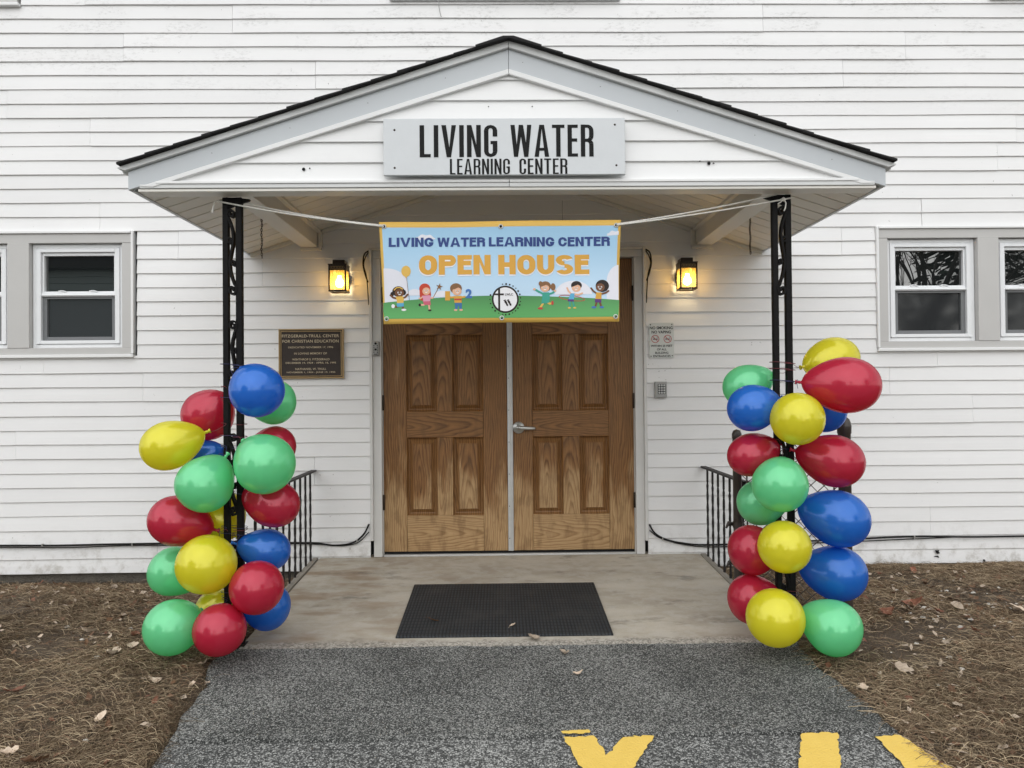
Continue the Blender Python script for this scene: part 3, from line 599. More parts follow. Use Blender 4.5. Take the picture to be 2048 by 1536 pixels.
# ------------------------------------------------------------------ entrance canopy
can = thing('entrance_canopy', (0, -.8, 2.2), 'white gabled canopy with black shingles and pale grey fascia over the doors', 'canopy')
def zc(x): return 2.768 - .3225 * abs(x)
YF = -1.66
g = MB()
for s in (-1, 1):
    e = .0007 * s
    g2 = MB(); g2.prism([(e, 2.755), (s * 1.856, 2.168), (s * 1.856, 2.258), (e, 2.853)], YF, YF + .022); g2.build('fascia', M['fascia'], can, .002)
    g2 = MB(); g2.prism([(e, 2.8535), (s * 1.862, 2.2585), (s * 1.898, 2.268), (s * 1.898, 2.274), (e, 2.888)], YF - .020, YF + .022); g2.build('drip_edge', M['drip'], can, .002)
    g2 = MB(); g2.prism([(e, 2.728), (s * 1.735, 2.181), (s * 1.80, 2.184), (e, 2.7545)], YF - .006, YF + .024); g2.build('moulding', M['vinyl_clean'], can, .003)
    g2 = MB(); g2.box(*sorted((s * 1.834, s * 1.856)), YF + .0225, -.003, 2.168, 2.258); g2.build('fascia', M['fascia'], can, .002)
    g2 = MB(); g2.box(*sorted((s * 1.8565, s * 1.895)), YF + .0225, -.003, 2.2585, 2.272); g2.build('drip_edge', M['drip'], can, .002)
    # roof deck above the soffit planks
    g2 = MB(); g2.prism([(e, zc(0) + .014), (s * 1.833, zc(1.833) + .014), (s * 1.88, 2.276), (e, 2.884)], YF + .023, -.004); g2.build('roof_deck', M['dark_gap'], can)
    # soffit planks run down the slope
    y = YF + .10; src = None; nP = 12; wP = (0 - .02 - y) / nP
    for i in range(nP):
        ya = y + wP * i
        if src is None:
            p = MB(); xa, xb = s * .002, s * 1.833; yb = ya + wP - .007
            V = []
            for x in (xa, xb): z = zc(x); V += [(x, ya, z), (x, ya + .003, z - .0045), (x, yb - .003, z - .0045), (x, yb, z), (x, yb, z + .010), (x, ya, z + .010)]
            p.add(V, [(j, (j + 1) % 6, 6 + (j + 1) % 6, 6 + j) for j in range(6)] + [(0, 1, 2, 3, 4, 5), (6, 7, 8, 9, 10, 11)])
            src = p.build('soffit_plank', M['soffit'], can); base = WL[src].copy()
        else: copy_part(src, base + Vector((0, wP * i, 0)), can)
    # beam from the post back to the wall
    b = MB(); x0, x1 = sorted((s * 1.350, s * 1.472)); b.prism([(x0, 2.212), (x1, 2.212), (x1, zc(x1) - .005), (x0, zc(x0) - .005)], -1.60, -.035); b.build('beam', M['soffit'], can, .004)
    b = MB(); b.box(*sorted((s * 1.325, s * 1.478)), -.033, -.006, 2.190, 2.2115); b.box(*sorted((s * 1.318, s * 1.349)), -.034, -.006, 2.212, zc(1.33) - .012); b.build('beam_trim', M['soffit'], can, .003)
    b = MB(); xa = s * 1.3495; xb = s * 1.325; b.prism([(xa, zc(xa) - .022), (xb, zc(xb) - .022), (xb, zc(xb) - .005), (xa, zc(xa) - .005)], -1.56, -.035); b.build('beam_trim', M['soffit'], can, .002)
    b = MB(); b.prism([(s * .001, zc(0) - .032), (s * 1.315, zc(1.315) - .032), (s * 1.315, zc(1.315) - .006), (s * .001, zc(0) - .006)], -.032, -.008); b.prism([(s * 1.48, zc(1.48) - .032), (s * 1.83, zc(1.83) - .03), (s * 1.83, zc(1.83) - .006), (s * 1.48, zc(1.48) - .006)], -.032, -.008); b.build('beam_trim', M['soffit'], can, .002)
# gable siding between the mouldings and the front beam
for k in range(6):
    z0, z1 = 2.200 + .1014 * k - (.012 if k == 0 else 0), 2.200 + .1014 * (k + 1)
    hw = lambda z: max(.004, (2.747 - z) / .3145)
    if z0 > 2.74: break
    z1 = min(z1, 2.742); a0, a1 = hw(z0), hw(z1); V = []
    nn = 12
    for i in range(nn + 1):
        t = -1 + 2 * i / nn
        V += [(t * a0, YF + .034, z0 + .001), (t * a0, YF + .010, z0), (t * a0, YF + .009, z0 + .002), (t * a1, YF + .021, z1 + .003)]
    p = MB().add(V, [(4 * i + j, 4 * i + 4 + j, 4 * i + 5 + j, 4 * i + 1 + j) for i in range(nn) for j in range(3)]); p.build('siding_panel', M['vinyl_clean'], can, fix=False)
MB().prism([(0, 2.75), (-1.80, 2.18), (1.80, 2.18)], YF + .036, YF + .06).build('gable_back', M['soffit'], can)
b = MB(); b.box(-1.72, -.002, YF - .008, YF + .02, 2.196, 2.2105); b.box(.001, 1.72, YF - .008, YF + .02, 2.1955, 2.2105); b.build('channel', M['vinyl_clean'], can, .003)
b = MB(); b.box(-1.80, -.0015, YF - .002, YF + .03, 2.176, 2.1955); b.box(.0, 1.80, YF - .003, YF + .03, 2.175, 2.195); b.build('front_beam', M['drip'], can, .002)
b = MB(); b.box(-1.81, 1.81, YF + .004, YF + .099, 2.160, 2.1745); b.build('front_beam', M['soffit'], can, .003)
nh = MB()
for x, z, r in ((-1.008, 2.270, .0085), (-.978, 2.274, .004), (.985, 2.290, .0085), (1.008, 2.290, .004), (-.10, 2.575, .003), (.115, 2.575, .003), (.94, 2.302, .004)):
    nh.lathe([(r, 0), (r * .6, .002), (0, .003)], 10, Matrix.Translation((x, YF + .012, z)) @ Matrix.Rotation(R(90), 4, 'X'))
nh.build('nail_hole', M['black'], can)
nh = MB()
for i in range(-4, 5):
    x = i * .38 + .07; z = 2.81 - .319 * abs(x); nh.lathe([(.0021, 0), (.0014, .0015), (0, .002)], 8, Matrix.Translation((x, YF, z)) @ Matrix.Rotation(R(90), 4, 'X'))
nh.build('nail_head', M['bronze'], can)
# shingles: rows stepping up the slope, each tab its own piece
ang = math.atan(.3225); ux, uz = math.cos(ang), math.sin(ang)
for s in (-1, 1):
    src = None
    for r in range(13):
        d = .142 * r; bx_, bz_ = 1.889 - d * ux, 2.282 + d * uz
        for c in range(6):
            ya = YF - .048 + c * .2825 - (.07 if r % 2 and c else 0)
            if src is None:
                p = MB(); L = .19; V = []
                for (a, h0, h1) in ((0, -.002, .0085), (L, -.004, .001)):
                    for y in (ya, ya + .278): V += [(s * (bx_ - a * ux), y, bz_ + a * uz + h0), (s * (bx_ - a * ux), y, bz_ + a * uz + h1)]
                p.add(V, [(0, 1, 3, 2), (4, 6, 7, 5), (0, 4, 5, 1), (2, 3, 7, 6), (0, 2, 6, 4), (1, 5, 7, 3)]); src = p.build('shingle', M['shingle'], can); base = WL[src].copy(); b0 = (bx_, bz_, ya)
            else:
                j = rnd.uniform(-.003, .003) if c else rnd.uniform(-.002, .006)
                copy_part(src, base + Vector((s * (bx_ - b0[0]) + rnd.uniform(-.006, .006), ya - b0[2] + j, bz_ - b0[1] + rnd.uniform(0, .002))), can)
for i in range(6):
    p = MB(); ya = YF - .055 + i * .285; yb = min(ya + .33, -.004); q = .006 if i % 2 else 0
    p.prism([(-.16, 2.838 + q), (0, 2.884 + q), (.16, 2.838 + q), (.16, 2.849 + q), (.025, 2.893 + q), (-.025, 2.893 + q), (-.16, 2.849 + q)], ya, yb); p.build('ridge_shingle', M['shingle'], can)
# ------------------------------------------------------------------ iron porch posts
def spiral(cx, cz, r0, r1, a0, a1, n=16):
    return [(cx + (r0 + (r1 - r0) * i / n) * math.cos(R(a0 + (a1 - a0) * i / n)), cz + 1.25 * (r0 + (r1 - r0) * i / n) * math.sin(R(a0 + (a1 - a0) * i / n))) for i in range(n + 1)]
def porch_post(x0, s, lab):
    """two square bars with scrolls between; s=+1 puts the bracket on the +X side"""
    t = thing('porch_post', (x0, -1.54, -.08), lab, 'iron post', 'scrolled iron posts under the canopy')
    for a, b in ((-.0480, -.0200), (.0170, .0480)): MB().box(x0 + a, x0 + b, -1.557, -1.525, -.085, 2.159).build('bar', M['iron'], t, .003)
    for zt, zb, m_ in ([(2.105, 1.665, -1), (1.545, 1.12, 1), (.98, .56, -1), (.44, .02, 1)] if s > 0 else [(2.105, 1.645, 1), (.98, .56, -1), (.44, .02, 1)]):
        cx = x0 - .0015; zm = (zt + zb) / 2
        up_ = spiral(cx + m_ * .003, zt - .030, .005, .0215, 110, 110 - m_ * 480); lo_ = spiral(cx - m_ * .001, zb + .030, .0235, .006, 90 + m_ * 30, 90 + m_ * 30 + m_ * 470)
        e0, e1 = up_[-1], lo_[0]; b = MB(); b.band(up_, .0085, -1.562, -1.529); b.build('scroll', M['iron'], t)
        mid = [(e0[0] + (e1[0] - e0[0]) * (i / 10) - m_ * .016 * math.sin(math.pi * 2 * i / 10), e0[1] + (e1[1] - e0[1]) * i / 10) for i in range(11)]
        b = MB(); b.band(mid + lo_[1:], .0100, -1.561, -1.530); b.build('scroll', M['iron'], t)
        for q, dz in ((1, .055), (-1, -.055)):
            b = MB(); b.band(spiral(cx + q * m_ * .010, zm + dz, .004, .013, 90 * q, 90 * q + q * m_ * 400), .0070, -1.5615, -1.5295); b.build('curl', M['iron'], t)
    b = MB(); b.prism([(x0 + s * .015, 2.120), (x0 + s * .083, 2.142), (x0 + s * .088, 2.150), (x0 + s * .02, 2.159), (x0 - s * .03, 2.159), (x0 - s * .03, 2.10)], -1.552, -1.530); b.build('bracket', M['iron'], t, .002)
    MB().box(x0 - .06, x0 + .06, -1.58, -1.50, -.092, -.0755).build('foot_plate', M['iron'], t, .002)
    return t
porch_post(-1.393, 1, 'black scrolled iron post left of the doorway, with the blue balloon near its middle')
porch_post(1.379, -1, 'black scrolled iron post right of the doorway, in front of the chain-link panel')

# ------------------------------------------------------------------ railings and edging timbers
def railing(s, n, lab):
    t = thing('railing', (s * 1.405, -.6, -.1), lab, 'railing', 'low iron railings beside the landing')
    y1 = -.10 - .125 * (n - 1) - .06
    MB().box(*sorted((s * 1.370, s * 1.412)), y1, -.015, .615, .628).build('handrail', M['rail_iron'], t, .003)
    src = None
    for i in range(n):
        y = -.115 - .125 * i
        if src is None:
            b = MB(); V = []; N = 26
            for j in range(N + 1):
                z = -.14 + .755 * j / N; a = 0.0
                tt = j / N
                if .15 < tt < .85: a = (tt - .15) * 14
                V += [(s * 1.391 + .0085 * math.cos(a + math.pi / 2 * q + .785), y + .0085 * math.sin(a + math.pi / 2 * q + .785), z) for q in range(4)]
            b.add(V, [(4 * j + q, 4 * j + (q + 1) % 4, 4 * j + 4 + (q + 1) % 4, 4 * j + 4 + q) for j in range(N) for q in range(4)]); src = b.build('baluster', M['rail_iron'], t); base = WL[src].copy()
        else: copy_part(src, base + Vector((0, -.125 * i, 0)), t)
    b = MB(); b.tube([(s * 1.391, y1 + .01, .615), (s * 1.391, y1 - .02, .58), (s * 1.391, y1 - .01, .54), (s * 1.391, y1 + .02, .55)], .007, 8); b.build('end_curl', M['rail_iron'], t)
railing(-1, 10, 'low black railing with twisted bars on the left edge of the landing')
railing(1, 7, 'low black railing with twisted bars right of the landing, before the fence panel')
def edging(s, lab):
    b = MB(); a0, a1 = sorted((s * 1.358 + (.0 if s > 0 else 0), s * 1.398)); V = []
    for y in (-.03, -.4, -.8, -1.25):
        z = SL * y + .010; V += [(a0, y, z - .14), (a0, y, z), (a1, y, z), (a1, y, z - .14)]
    b.add(V, [(4 * i + j, 4 * i + (j + 1) % 4, 4 * i + 4 + (j + 1) % 4, 4 * i + 4 + j) for i in range(3) for j in range(4)] + [(0, 1, 2, 3), (12, 13, 14, 15)])
    tag(b.build('edging_board', M['timber'], None, .004), lab, 'timber board', 'timber boards along the landing')
edging(-1, 'weathered grey board along the left edge of the concrete landing'); edging(1, 'weathered board along the right edge of the concrete landing')

# ------------------------------------------------------------------ chain-link panel
fe = thing('chain_link_fence', (1.58, -1.1, -.1), 'short brown chain-link panel between two steel posts behind the right balloons', 'fence')
pA, pB = Vector((1.332, -.95, 0)), Vector((1.826, -1.25, 0))
p = MB(); T = lambda v, z: Matrix.Translation((v.x, v.y, z))
p.lathe([(.0335, -.18), (.0335, .925), (.0365, .928), (.0375, .962), (.0385, .966), (.0375, .970), (.034, .988), (.026, 1.006), (.014, 1.017), (0, 1.021)], 24, T(pB, 0)); p.build('post', M['brown_steel'], fe)
p = MB(); p.lathe([(.0255, -.16), (.0255, .885), (.028, .888), (.028, .912), (.020, .932), (0, .94)], 20, T(pA, 0)); p.build('post', M['brown_steel'], fe)
d = (pB - pA).normalized(); L = (pB - pA).length - .06; nrm = Vector((-d.y, d.x, 0))
p = MB(); cell = .068; z0, z1 = -.09, .875; nz = int((z1 - z0) / (cell / 2)); nw = int(L / (cell / 2))
for wv in range(nw):
    pts = []
    for j in range(nz + 1):
        u = .03 + cell / 2 * (wv + ((j + wv) % 2)); u = min(u, L + .03)
        pts.append(pA + d * u + nrm * (.0016 * (1 if j % 2 else -1)) + Vector((0, 0, z0 + (z1 - z0) * j / nz)))
    p.tube(pts, .0036, 4, smooth=False, cap=False)
o = p.build('wire_mesh', M['brown_steel'], fe, fix=False); o['kind'] = 'stuff'
p = MB(); q = pA + d * (-.03)
for hz in (.15, .38): p.tube([q + Vector((0, 0, hz)), q + Vector((-.03, -.02, hz + .012)), q + Vector((-.045, -.02, hz - .02))], [.012, .010, .006], 8); p.lathe([(.029, -.018), (.029, .018)], 16, T(pA, hz))
p.build('hinge_strap', M['brown_steel'], fe)
for u in (.055, L + .005):
    p = MB(); b = pA + d * u; p.tube([b + Vector((0, 0, -.085)), b + Vector((0, 0, .87))], .0048, 6); p.build('tension_bar', M['brown_steel'], fe)

# ------------------------------------------------------------------ chains under the canopy
def chain(x, y, zt, zb, lab):
    c = MB(); n = int((zt - zb) / .0150); sw = 0
    for i in range(n):
        z = zt - .0150 * i - .01; a = (i % 2) * math.pi / 2 + .5
        pts = [(x + .0048 * math.cos(q) * math.cos(a) + .002 * math.sin(i * .9), y + .0048 * math.cos(q) * math.sin(a), z + .0105 * math.sin(q)) for q in [2 * math.pi * j / 10 for j in range(11)]]
        c.tube(pts, .0022, 5, cap=False)
    c.tube([(x, y, zt - .01), (x, y, zt + .022)], .003, 6)
    tag(c.build('hanging_chain', M['rust'], None), lab, 'chain', 'rusty chains under the canopy')
chain(-1.52, -.72, 2.252, 2.0, 'short rusty chain hanging from the canopy left of the doors')
chain(1.505, -.72, 2.258, 2.005, 'short rusty chain hanging from the canopy right of the doors')

# ------------------------------------------------------------------ sign board on the gable
def glyph(ch, w_, t, h=1.0):
    """block capitals as convex polygons in a w_ x h box with stem t"""
    b = t * .80; r = []
    box = lambda x0, z0, x1, z1: r.append([(x0, z0), (x1, z0), (x1, z1), (x0, z1)])
    def arc(path):
        for i in range(len(path) - 1): r.append([path[i][0], path[i][1], path[i + 1][1], path[i + 1][0]])
    def corner(cx, cz, ro, ri, a0, a1, bi=None, n=6):
        rx, rz = ro; ix, iz = ri
        return [((cx + rx * math.cos(R(a0 + (a1 - a0) * i / n)), cz + rz * math.sin(R(a0 + (a1 - a0) * i / n))), (cx + ix * math.cos(R(a0 + (a1 - a0) * i / n)), cz + iz * math.sin(R(a0 + (a1 - a0) * i / n)))) for i in range(n + 1)]
    hw = w_ / 2; rz_ = min(hw * .95, h * .5); ro = (hw, rz_); ri = (max(.01, hw - t), max(.01, rz_ - b))
    if ch == 'I': box(0, 0, t, h)
    elif ch == 'L': box(0, 0, t, h); box(t, 0, w_, b)
    elif ch == 'T': box(0, h - b, w_, h); box(hw - t / 2, 0, hw + t / 2, h - b)
    elif ch == 'E': box(0, 0, t, h); box(t, 0, w_, b); box(t, h - b, w_, h); box(t, h * .47, w_ * .93, h * .47 + b)
    elif ch == 'V': r.append([(0, h), (t, h), (hw + t * .42, 0), (hw - t * .48, 0)]); r.append([(w_ - t, h), (w_, h), (hw + t * .48, 0), (hw - t * .1, 0)])
    elif ch == 'A': r.append([(0, 0), (t, 0), (hw + t * .1, h), (hw - t * .55, h)]); r.append([(w_ - t, 0), (w_, 0), (hw + t * .55, h), (hw - t * .1, h)]); box(w_ * .24, h * .19, w_ * .76, h * .19 + b * .9)
    elif ch == 'N': box(0, 0, t, h); box(w_ - t, 0, w_, h); r.append([(t, h), (t, h * .62), (w_ - t, 0), (w_ - t, h * .38)]) 
    elif ch == 'W':
        q = w_ / 4; tt = t * .98
        r.append([(0, h), (tt, h), (q + tt * .5, 0), (q - tt * .45, 0)]); r.append([(2 * q - tt * .5, h), (2 * q + tt * .42, h), (q + tt * .5, 0), (q - tt * .1, 0)])
        r.append([(2 * q - tt * .42, h), (2 * q + tt * .5, h), (3 * q + tt * .45, 0), (3 * q - tt * .5, 0)]); r.append([(w_ - tt, h), (w_, h), (3 * q + tt * .45, 0), (3 * q - tt * .3, 0)])
    elif ch in 'GC':
        box(0, ro[1], t, h - ro[1]); arc(corner(hw, h - ro[1], ro, ri, 180, 0)); arc(corner(hw, ro[1], ro, ri, 180, 360)); box(w_ - t, h * .64, w_, h - ro[1])
        if ch == 'G': box(w_ - t, ro[1], w_, h * .50); box(hw * .98, h * .50 - b, w_ - t, h * .50)
        else: box(w_ - t, ro[1], w_, h * .36)
    elif ch == 'O': arc(corner(hw, h - rz_, ro, ri, 180, 0, n=12)); arc(corner(hw, rz_, ro, ri, 180, 360, n=12)); box(0, rz_, t, h - rz_); box(w_ - t, rz_, w_, h - rz_)
    elif ch == 'U': arc(corner(hw, rz_, ro, ri, 180, 360, n=12)); box(0, rz_, t, h); box(w_ - t, rz_, w_, h)
    elif ch == 'H': box(0, 0, t, h); box(w_ - t, 0, w_, h); box(t, .5 * h - b * .5, w_ - t, .5 * h + b * .5)
    elif ch == 'S':
        u_ = corner(hw, h - .27, (hw, .27), (max(.02, hw - t), .27 - b * .86), 20, 270, n=14); l_ = corner(hw, .27, (max(.02, hw - t), .27 - b * .86), (hw, .27), 90, -160, n=14)
        arc(u_); arc(l_); r.append([u_[-1][0], u_[-1][1], l_[0][0], l_[0][1]])
    elif ch == 'P':
        q = h * .56 / 2; m_ = h - 2 * q; box(0, 0, t, h); box(t, h - b, w_ - q, h); box(t, m_, w_ - q, m_ + b); arc(corner(w_ - q, h - q, (q, q), (max(.02, q - t * .95), q - b), 90, -90, n=12))
    elif ch == 'R':
        box(0, 0, t, h); m_ = h * .46; cr = (min(t * 1.5, w_ * .5), min(t * 1.5, h * .268)); box(t, h - b, w_ - cr[0], h); box(t, m_, w_ - cr[0], m_ + b)
        arc(corner(w_ - cr[0], h - cr[1], cr, (max(.02, cr[0] - t), max(.015, cr[1] - b)), 90, 0)); arc(corner(w_ - cr[0], m_ + cr[1], cr, (max(.02, cr[0] - t), max(.015, cr[1] - b)), 0, -90)); box(w_ - t, m_ + cr[1], w_, h - cr[1])
        arc(corner(w_ - cr[0], m_ + b - cr[1], cr, (max(.02, cr[0] - t), max(.015, cr[1] - b)), 90, 0)); box(w_ - t, 0, w_, m_ + b - cr[1])
    return r
GW = {'I': None, 'L': .30, 'V': .40, 'N': .38, 'G': .365, 'W': .60, 'A': .42, 'T': .36, 'E': .295, 'R': .365, 'C': .345}
def block_text(par, s, x0, x1, z0, z1, y, t, gap=.085, space=.30):
    tot = 0
    for i, c in enumerate(s): tot += (space if c == ' ' else (GW[c] or t)) + (gap if i < len(s) - 1 and c != ' ' and s[i + 1] != ' ' else 0)
    kx = (x1 - x0) / tot; kz = z1 - z0; x = 0; lay = 0
    for i, c in enumerate(s):
        if c == ' ': x += space; continue
        w_ = GW[c] or t
        mb = MB()
        for poly in glyph(c, w_, t):
            lay = (lay + 1) % 5; yy = y - .00025 * lay
            mb.add([(x0 + (x + a) * kx, yy, z0 + b * kz) for a, b in poly], [tuple(range(len(poly)))])
        x += w_ + (gap if i < len(s) - 1 and s[i + 1] != ' ' else 0); mb.build('letter', M['black'], par, fix=False)
YS = YF - .012
sg = thing('name_sign', (-.025, YS - .01, 2.22), 'pale grey board lettered LIVING WATER LEARNING CENTER on the canopy gable', 'sign')
MB().box(-.6105, .5635, YS - .022, YS, 2.2235, 2.5005).build('board', M['sign_grey'], sg, .003)
for wd, a0, a1, c0, c1, tt in (('LIVING', -.4345, -.058, 2.3105, 2.4665, .125), ('WATER', .006, .4095, 2.3105, 2.4665, .125), ('LEARNING', -.289, .002, 2.2265, 2.3020, .115), ('CENTER', .048, .281, 2.2265, 2.3020, .115)):
    block_text(sg, wd, a0, a1, c0, c1, YS - .0228, tt)
t = MB()
for x, z in ((-.556, 2.444), (-.556, 2.260), (.514, 2.466), (.520, 2.268)): t.lathe([(.0055, 0), (.004, .0012), (0, .0016)], 10, Matrix.Translation((x, YS - .022, z)) @ Matrix.Rotation(R(90), 4, 'X'))
t.build('screw', M['bronze'], sg)

# ------------------------------------------------------------------ open house banner
BX, BZ, BY, BS = -.0475, 1.772, -1.575, 1 / 1616
def sag(x, z): return .0060 * math.sin(5.2 * x + 1.1) + .0045 * math.sin(9.5 * x - 4 * z) + .0032 * math.sin(14 * z + 3 * x) + .010 * ((x - BX) / .6) ** 2
def bp(px, py, lay):
    x, z = BX + (px - 1022) * BS, BZ + (479 - py) * BS; return (x, BY + sag(x, z) - lay * .00045, z)
ban = thing('banner', (BX, BY, 1.517), 'yellow-edged blue banner reading OPEN HOUSE tied between the posts', 'banner')
def edge(u, v):
    """banner outline in art pixels: u, v in 0..1"""
    xl, xr = 40 + 32 * v + 5 * math.sin(v * 3.1), 2003 - 23 * v - 6 * math.sin(v * 3.1); return xl + (xr - xl) * u, (68 - 5 * u + 3 * math.sin(u * 6)) * (1 - v) + (895 - 5 * u - 4 * math.sin(u * 3.1)) * v
def sheet(name, mat, u0, u1, v0, v1, lay, nu=48, nv=20, back=False):
    mb = MB(); V = [bp(*edge(u0 + (u1 - u0) * i / nu, v0 + (v1 - v0) * j / nv), lay) for j in range(nv + 1) for i in range(nu + 1)]
    mb.add(V, [(j * (nu + 1) + i, j * (nu + 1) + i + 1, (j + 1) * (nu + 1) + i + 1, (j + 1) * (nu + 1) + i) for j in range(nv) for i in range(nu)], 0, True)
    return mb.build(name, mat, ban, fix=False)
sh = sheet('vinyl_sheet', M['b_yellow'], 0, 1, 0, 1, 0); so = sh.modifiers.new('thickness', 'SOLIDIFY'); so.thickness = .0012; so.offset = 1
sheet('printed_sky', M['b_sky'], .0115, .9885, .055, .948, 1.5)
def art(name, mats): return dict(mb=MB(), name=name, mats=[M[k] for k in mats], keys=list(mats))
def poly(a, pts, key, lay):
    lo = lambda q: min(max(q[0], 68 + .02 * q[1]), 1984 - .012 * q[1])
    a['mb'].add([bp(lo(q), q[1], lay) for q in pts], [tuple(range(len(pts)))], a['keys'].index(key))
def ell(a, cx, cy, rx, ry, key, lay, n=22, a0=0, a1=360): poly(a, circ(cx, cy, rx, ry, n, a0, a1), key, lay)
def limb(a, pts, wd, key, lay):
    P = [Vector(p) for p in pts]; L_, R__ = [], []
    for i, p_ in enumerate(P):
        d_ = (P[min(i + 1, len(P) - 1)] - P[max(i - 1, 0)]).normalized(); n_ = Vector((-d_.y, d_.x)) * wd / 2; L_.append(p_ + n_); R__.append(p_ - n_)
    for i in range(len(P) - 1): poly(a, [L_[i], L_[i + 1], R__[i + 1], R__[i]], key, lay)
    ell(a, *P[-1], wd / 2, wd / 2, key, lay + .15, 10)
def fin(a): return a['mb'].build(a['name'], a['mats'], ban, fix=False)
for i, (cx, cy, rx, ry, a0, a1) in enumerate([(95, 570, 175, 125, 170, 372), (415, 225, 80, 46, 180, 360), (1950, 200, 62, 42, 150, 330), (1985, 575, 105, 148, 150, 300), (1612, 665, 150, 112, 180, 360), (325, 665, 62, 52, 180, 360), (545, 680, 72, 50, 180, 360)]):
    c = art('printed_cloud', ['k_cloud'])
    P = [(cx + rx * math.cos(R(q)), cy + ry * math.sin(R(q))) for q in [180 + 180 * j / 24 for j in range(25)]]
    if i in (0, 3): P = P + [(cx + rx, 735), (cx - rx, 735)]
    if i in (1, 2): P = [(cx + rx * math.cos(R(q)) , cy - 12 + (ry - 6) * math.sin(R(q)) + (5 * math.sin(q * .12))) for q in range(180, 361, 9)]
    poly(c, P, 'k_cloud', 2.6 + .1 * i); fin(c)
hl = art('printed_hill', ['b_hill']); N = 40; V = []
for i in range(N + 1):
    u = i / N; xb = 78 + (1972 - 78) * u; top_ = 672 + 50 * (2 * u - 1.0) ** 2 * (1.0 if u < .5 else .85)
    V += [bp(66 + (1980 - 66) * u + (6 if u < .02 else 0), top_, 3.8), bp(70 + (1978 - 70) * u, (top_ + 850) / 2, 3.8), bp(xb, 852 - 3 * u, 3.8)]
hl['mb'].add(V, [(3 * i + j, 3 * i + 3 + j, 3 * i + 4 + j, 3 * i + 1 + j) for i in range(N) for j in (0, 1)], 0, True); fin(hl)
GW.update({'O': .40, 'P': .36, 'H': .40, 'U': .39, 'S': .37})
def heavy(word, x0, x1, y0, y1, mat, lay, t=.275, gap=.075):
    """wide heavy capitals in art pixels"""
    ws = [t if c == 'I' else (1.28 if c == 'W' else (1.02 if c in 'AV' else (.70 if c in 'LE' else (.88 if c in 'OGC' else .84)))) for c in word]
    k = (x1 - x0) / (sum(ws) + gap * (len(ws) - 1)); x = x0; lv = 0
    for c, w_ in zip(word, ws):
        a = MB()
        for pl_ in glyph(c, w_, t):
            lv = (lv + 1) % 6; a.add([bp(x + q[0] * k, y1 - q[1] * (y1 - y0), lay + .12 * lv) for q in pl_], [tuple(range(len(pl_)))])
        x += (w_ + gap) * k; a.build('letter', mat, ban, fix=False)
for wd, a0, a1 in (('LIVING', 120, 480), ('WATER', 512, 898), ('LEARNING', 928, 1460), ('CENTER', 1492, 1910)): heavy(wd, a0, a1, 197, 272, M['b_navy'], 4.5)
for wd, a0, a1 in (('OPEN', 363, 942), ('HOUSE', 1003, 1742)):
    heavy(wd, a0 - 3, a1 + 1, 353, 512, M['b_white'], 4.3, .30); heavy(wd, a0, a1, 341, 500, M['b_orange'], 6.0, .30)

def face(a, cx, cy, s, lay, skin):
    for q in (-1, 1):
        ell(a, cx + q * 13 * s, cy + 1, 7 * s, 8 * s, 'b_white', lay, 10); ell(a, cx + q * 12 * s, cy + 2, 3.6 * s, 4.5 * s, 'k_black', lay + .4, 8)
    poly(a, [(cx - 14 * s, cy + 15 * s), (cx + 14 * s, cy + 15 * s), (cx + 7 * s, cy + 23 * s), (cx - 7 * s, cy + 23 * s)], 'b_white', lay)
def kid(body):
    a = art('printed_child', ['k_dark', 'k_skin', 'k_black', 'k_redhair', 'k_brown', 'k_pink', 'k_teal', 'k_blue', 'k_jean', 'k_purple', 'k_red', 'b_orange', 'b_yellow', 'b_white', 'k_dig', 'k_rose']); body(a); fin(a)
def k1(a):
    limb(a, [(262, 520), (270, 600), (276, 650), (284, 705)], 3, 'k_dark', 5); ell(a, 258, 470, 38, 45, 'b_yellow', 5); poly(a, [(250, 512), (266, 512), (262, 524), (254, 524)], 'b_yellow', 5.3)
    ell(a, 195, 632, 50, 42, 'k_black', 5); ell(a, 238, 640, 18, 22, 'k_black', 5.2); ell(a, 143, 655, 14, 20, 'k_black', 5.2)
    limb(a, [(178, 688), (150, 680), (130, 662)], 15, 'k_dark', 5.4); limb(a, [(225, 686), (250, 678), (268, 657)], 15, 'k_dark', 5.4)
    limb(a, [(196, 750), (175, 757), (150, 745)], 16, 'k_dark', 5.5); limb(a, [(228, 750), (230, 768), (234, 778)], 16, 'k_dark', 5.5); ell(a, 150, 750, 14, 16, 'b_white', 6); ell(a, 237, 780, 20, 9, 'b_white', 6)
    poly(a, [(180, 722), (236, 720), (238, 752), (182, 756)], 'k_blue', 6); poly(a, [(170, 674), (228, 670), (238, 690), (234, 724), (182, 726), (180, 700)], 'b_yellow', 6.4)
    ell(a, 202, 644, 37, 33, 'k_dark', 6.2); limb(a, [(158, 622), (180, 602), (206, 600), (228, 612)], 9, 'b_yellow', 6.6); face(a, 204, 640, .9, 6.8, 0)
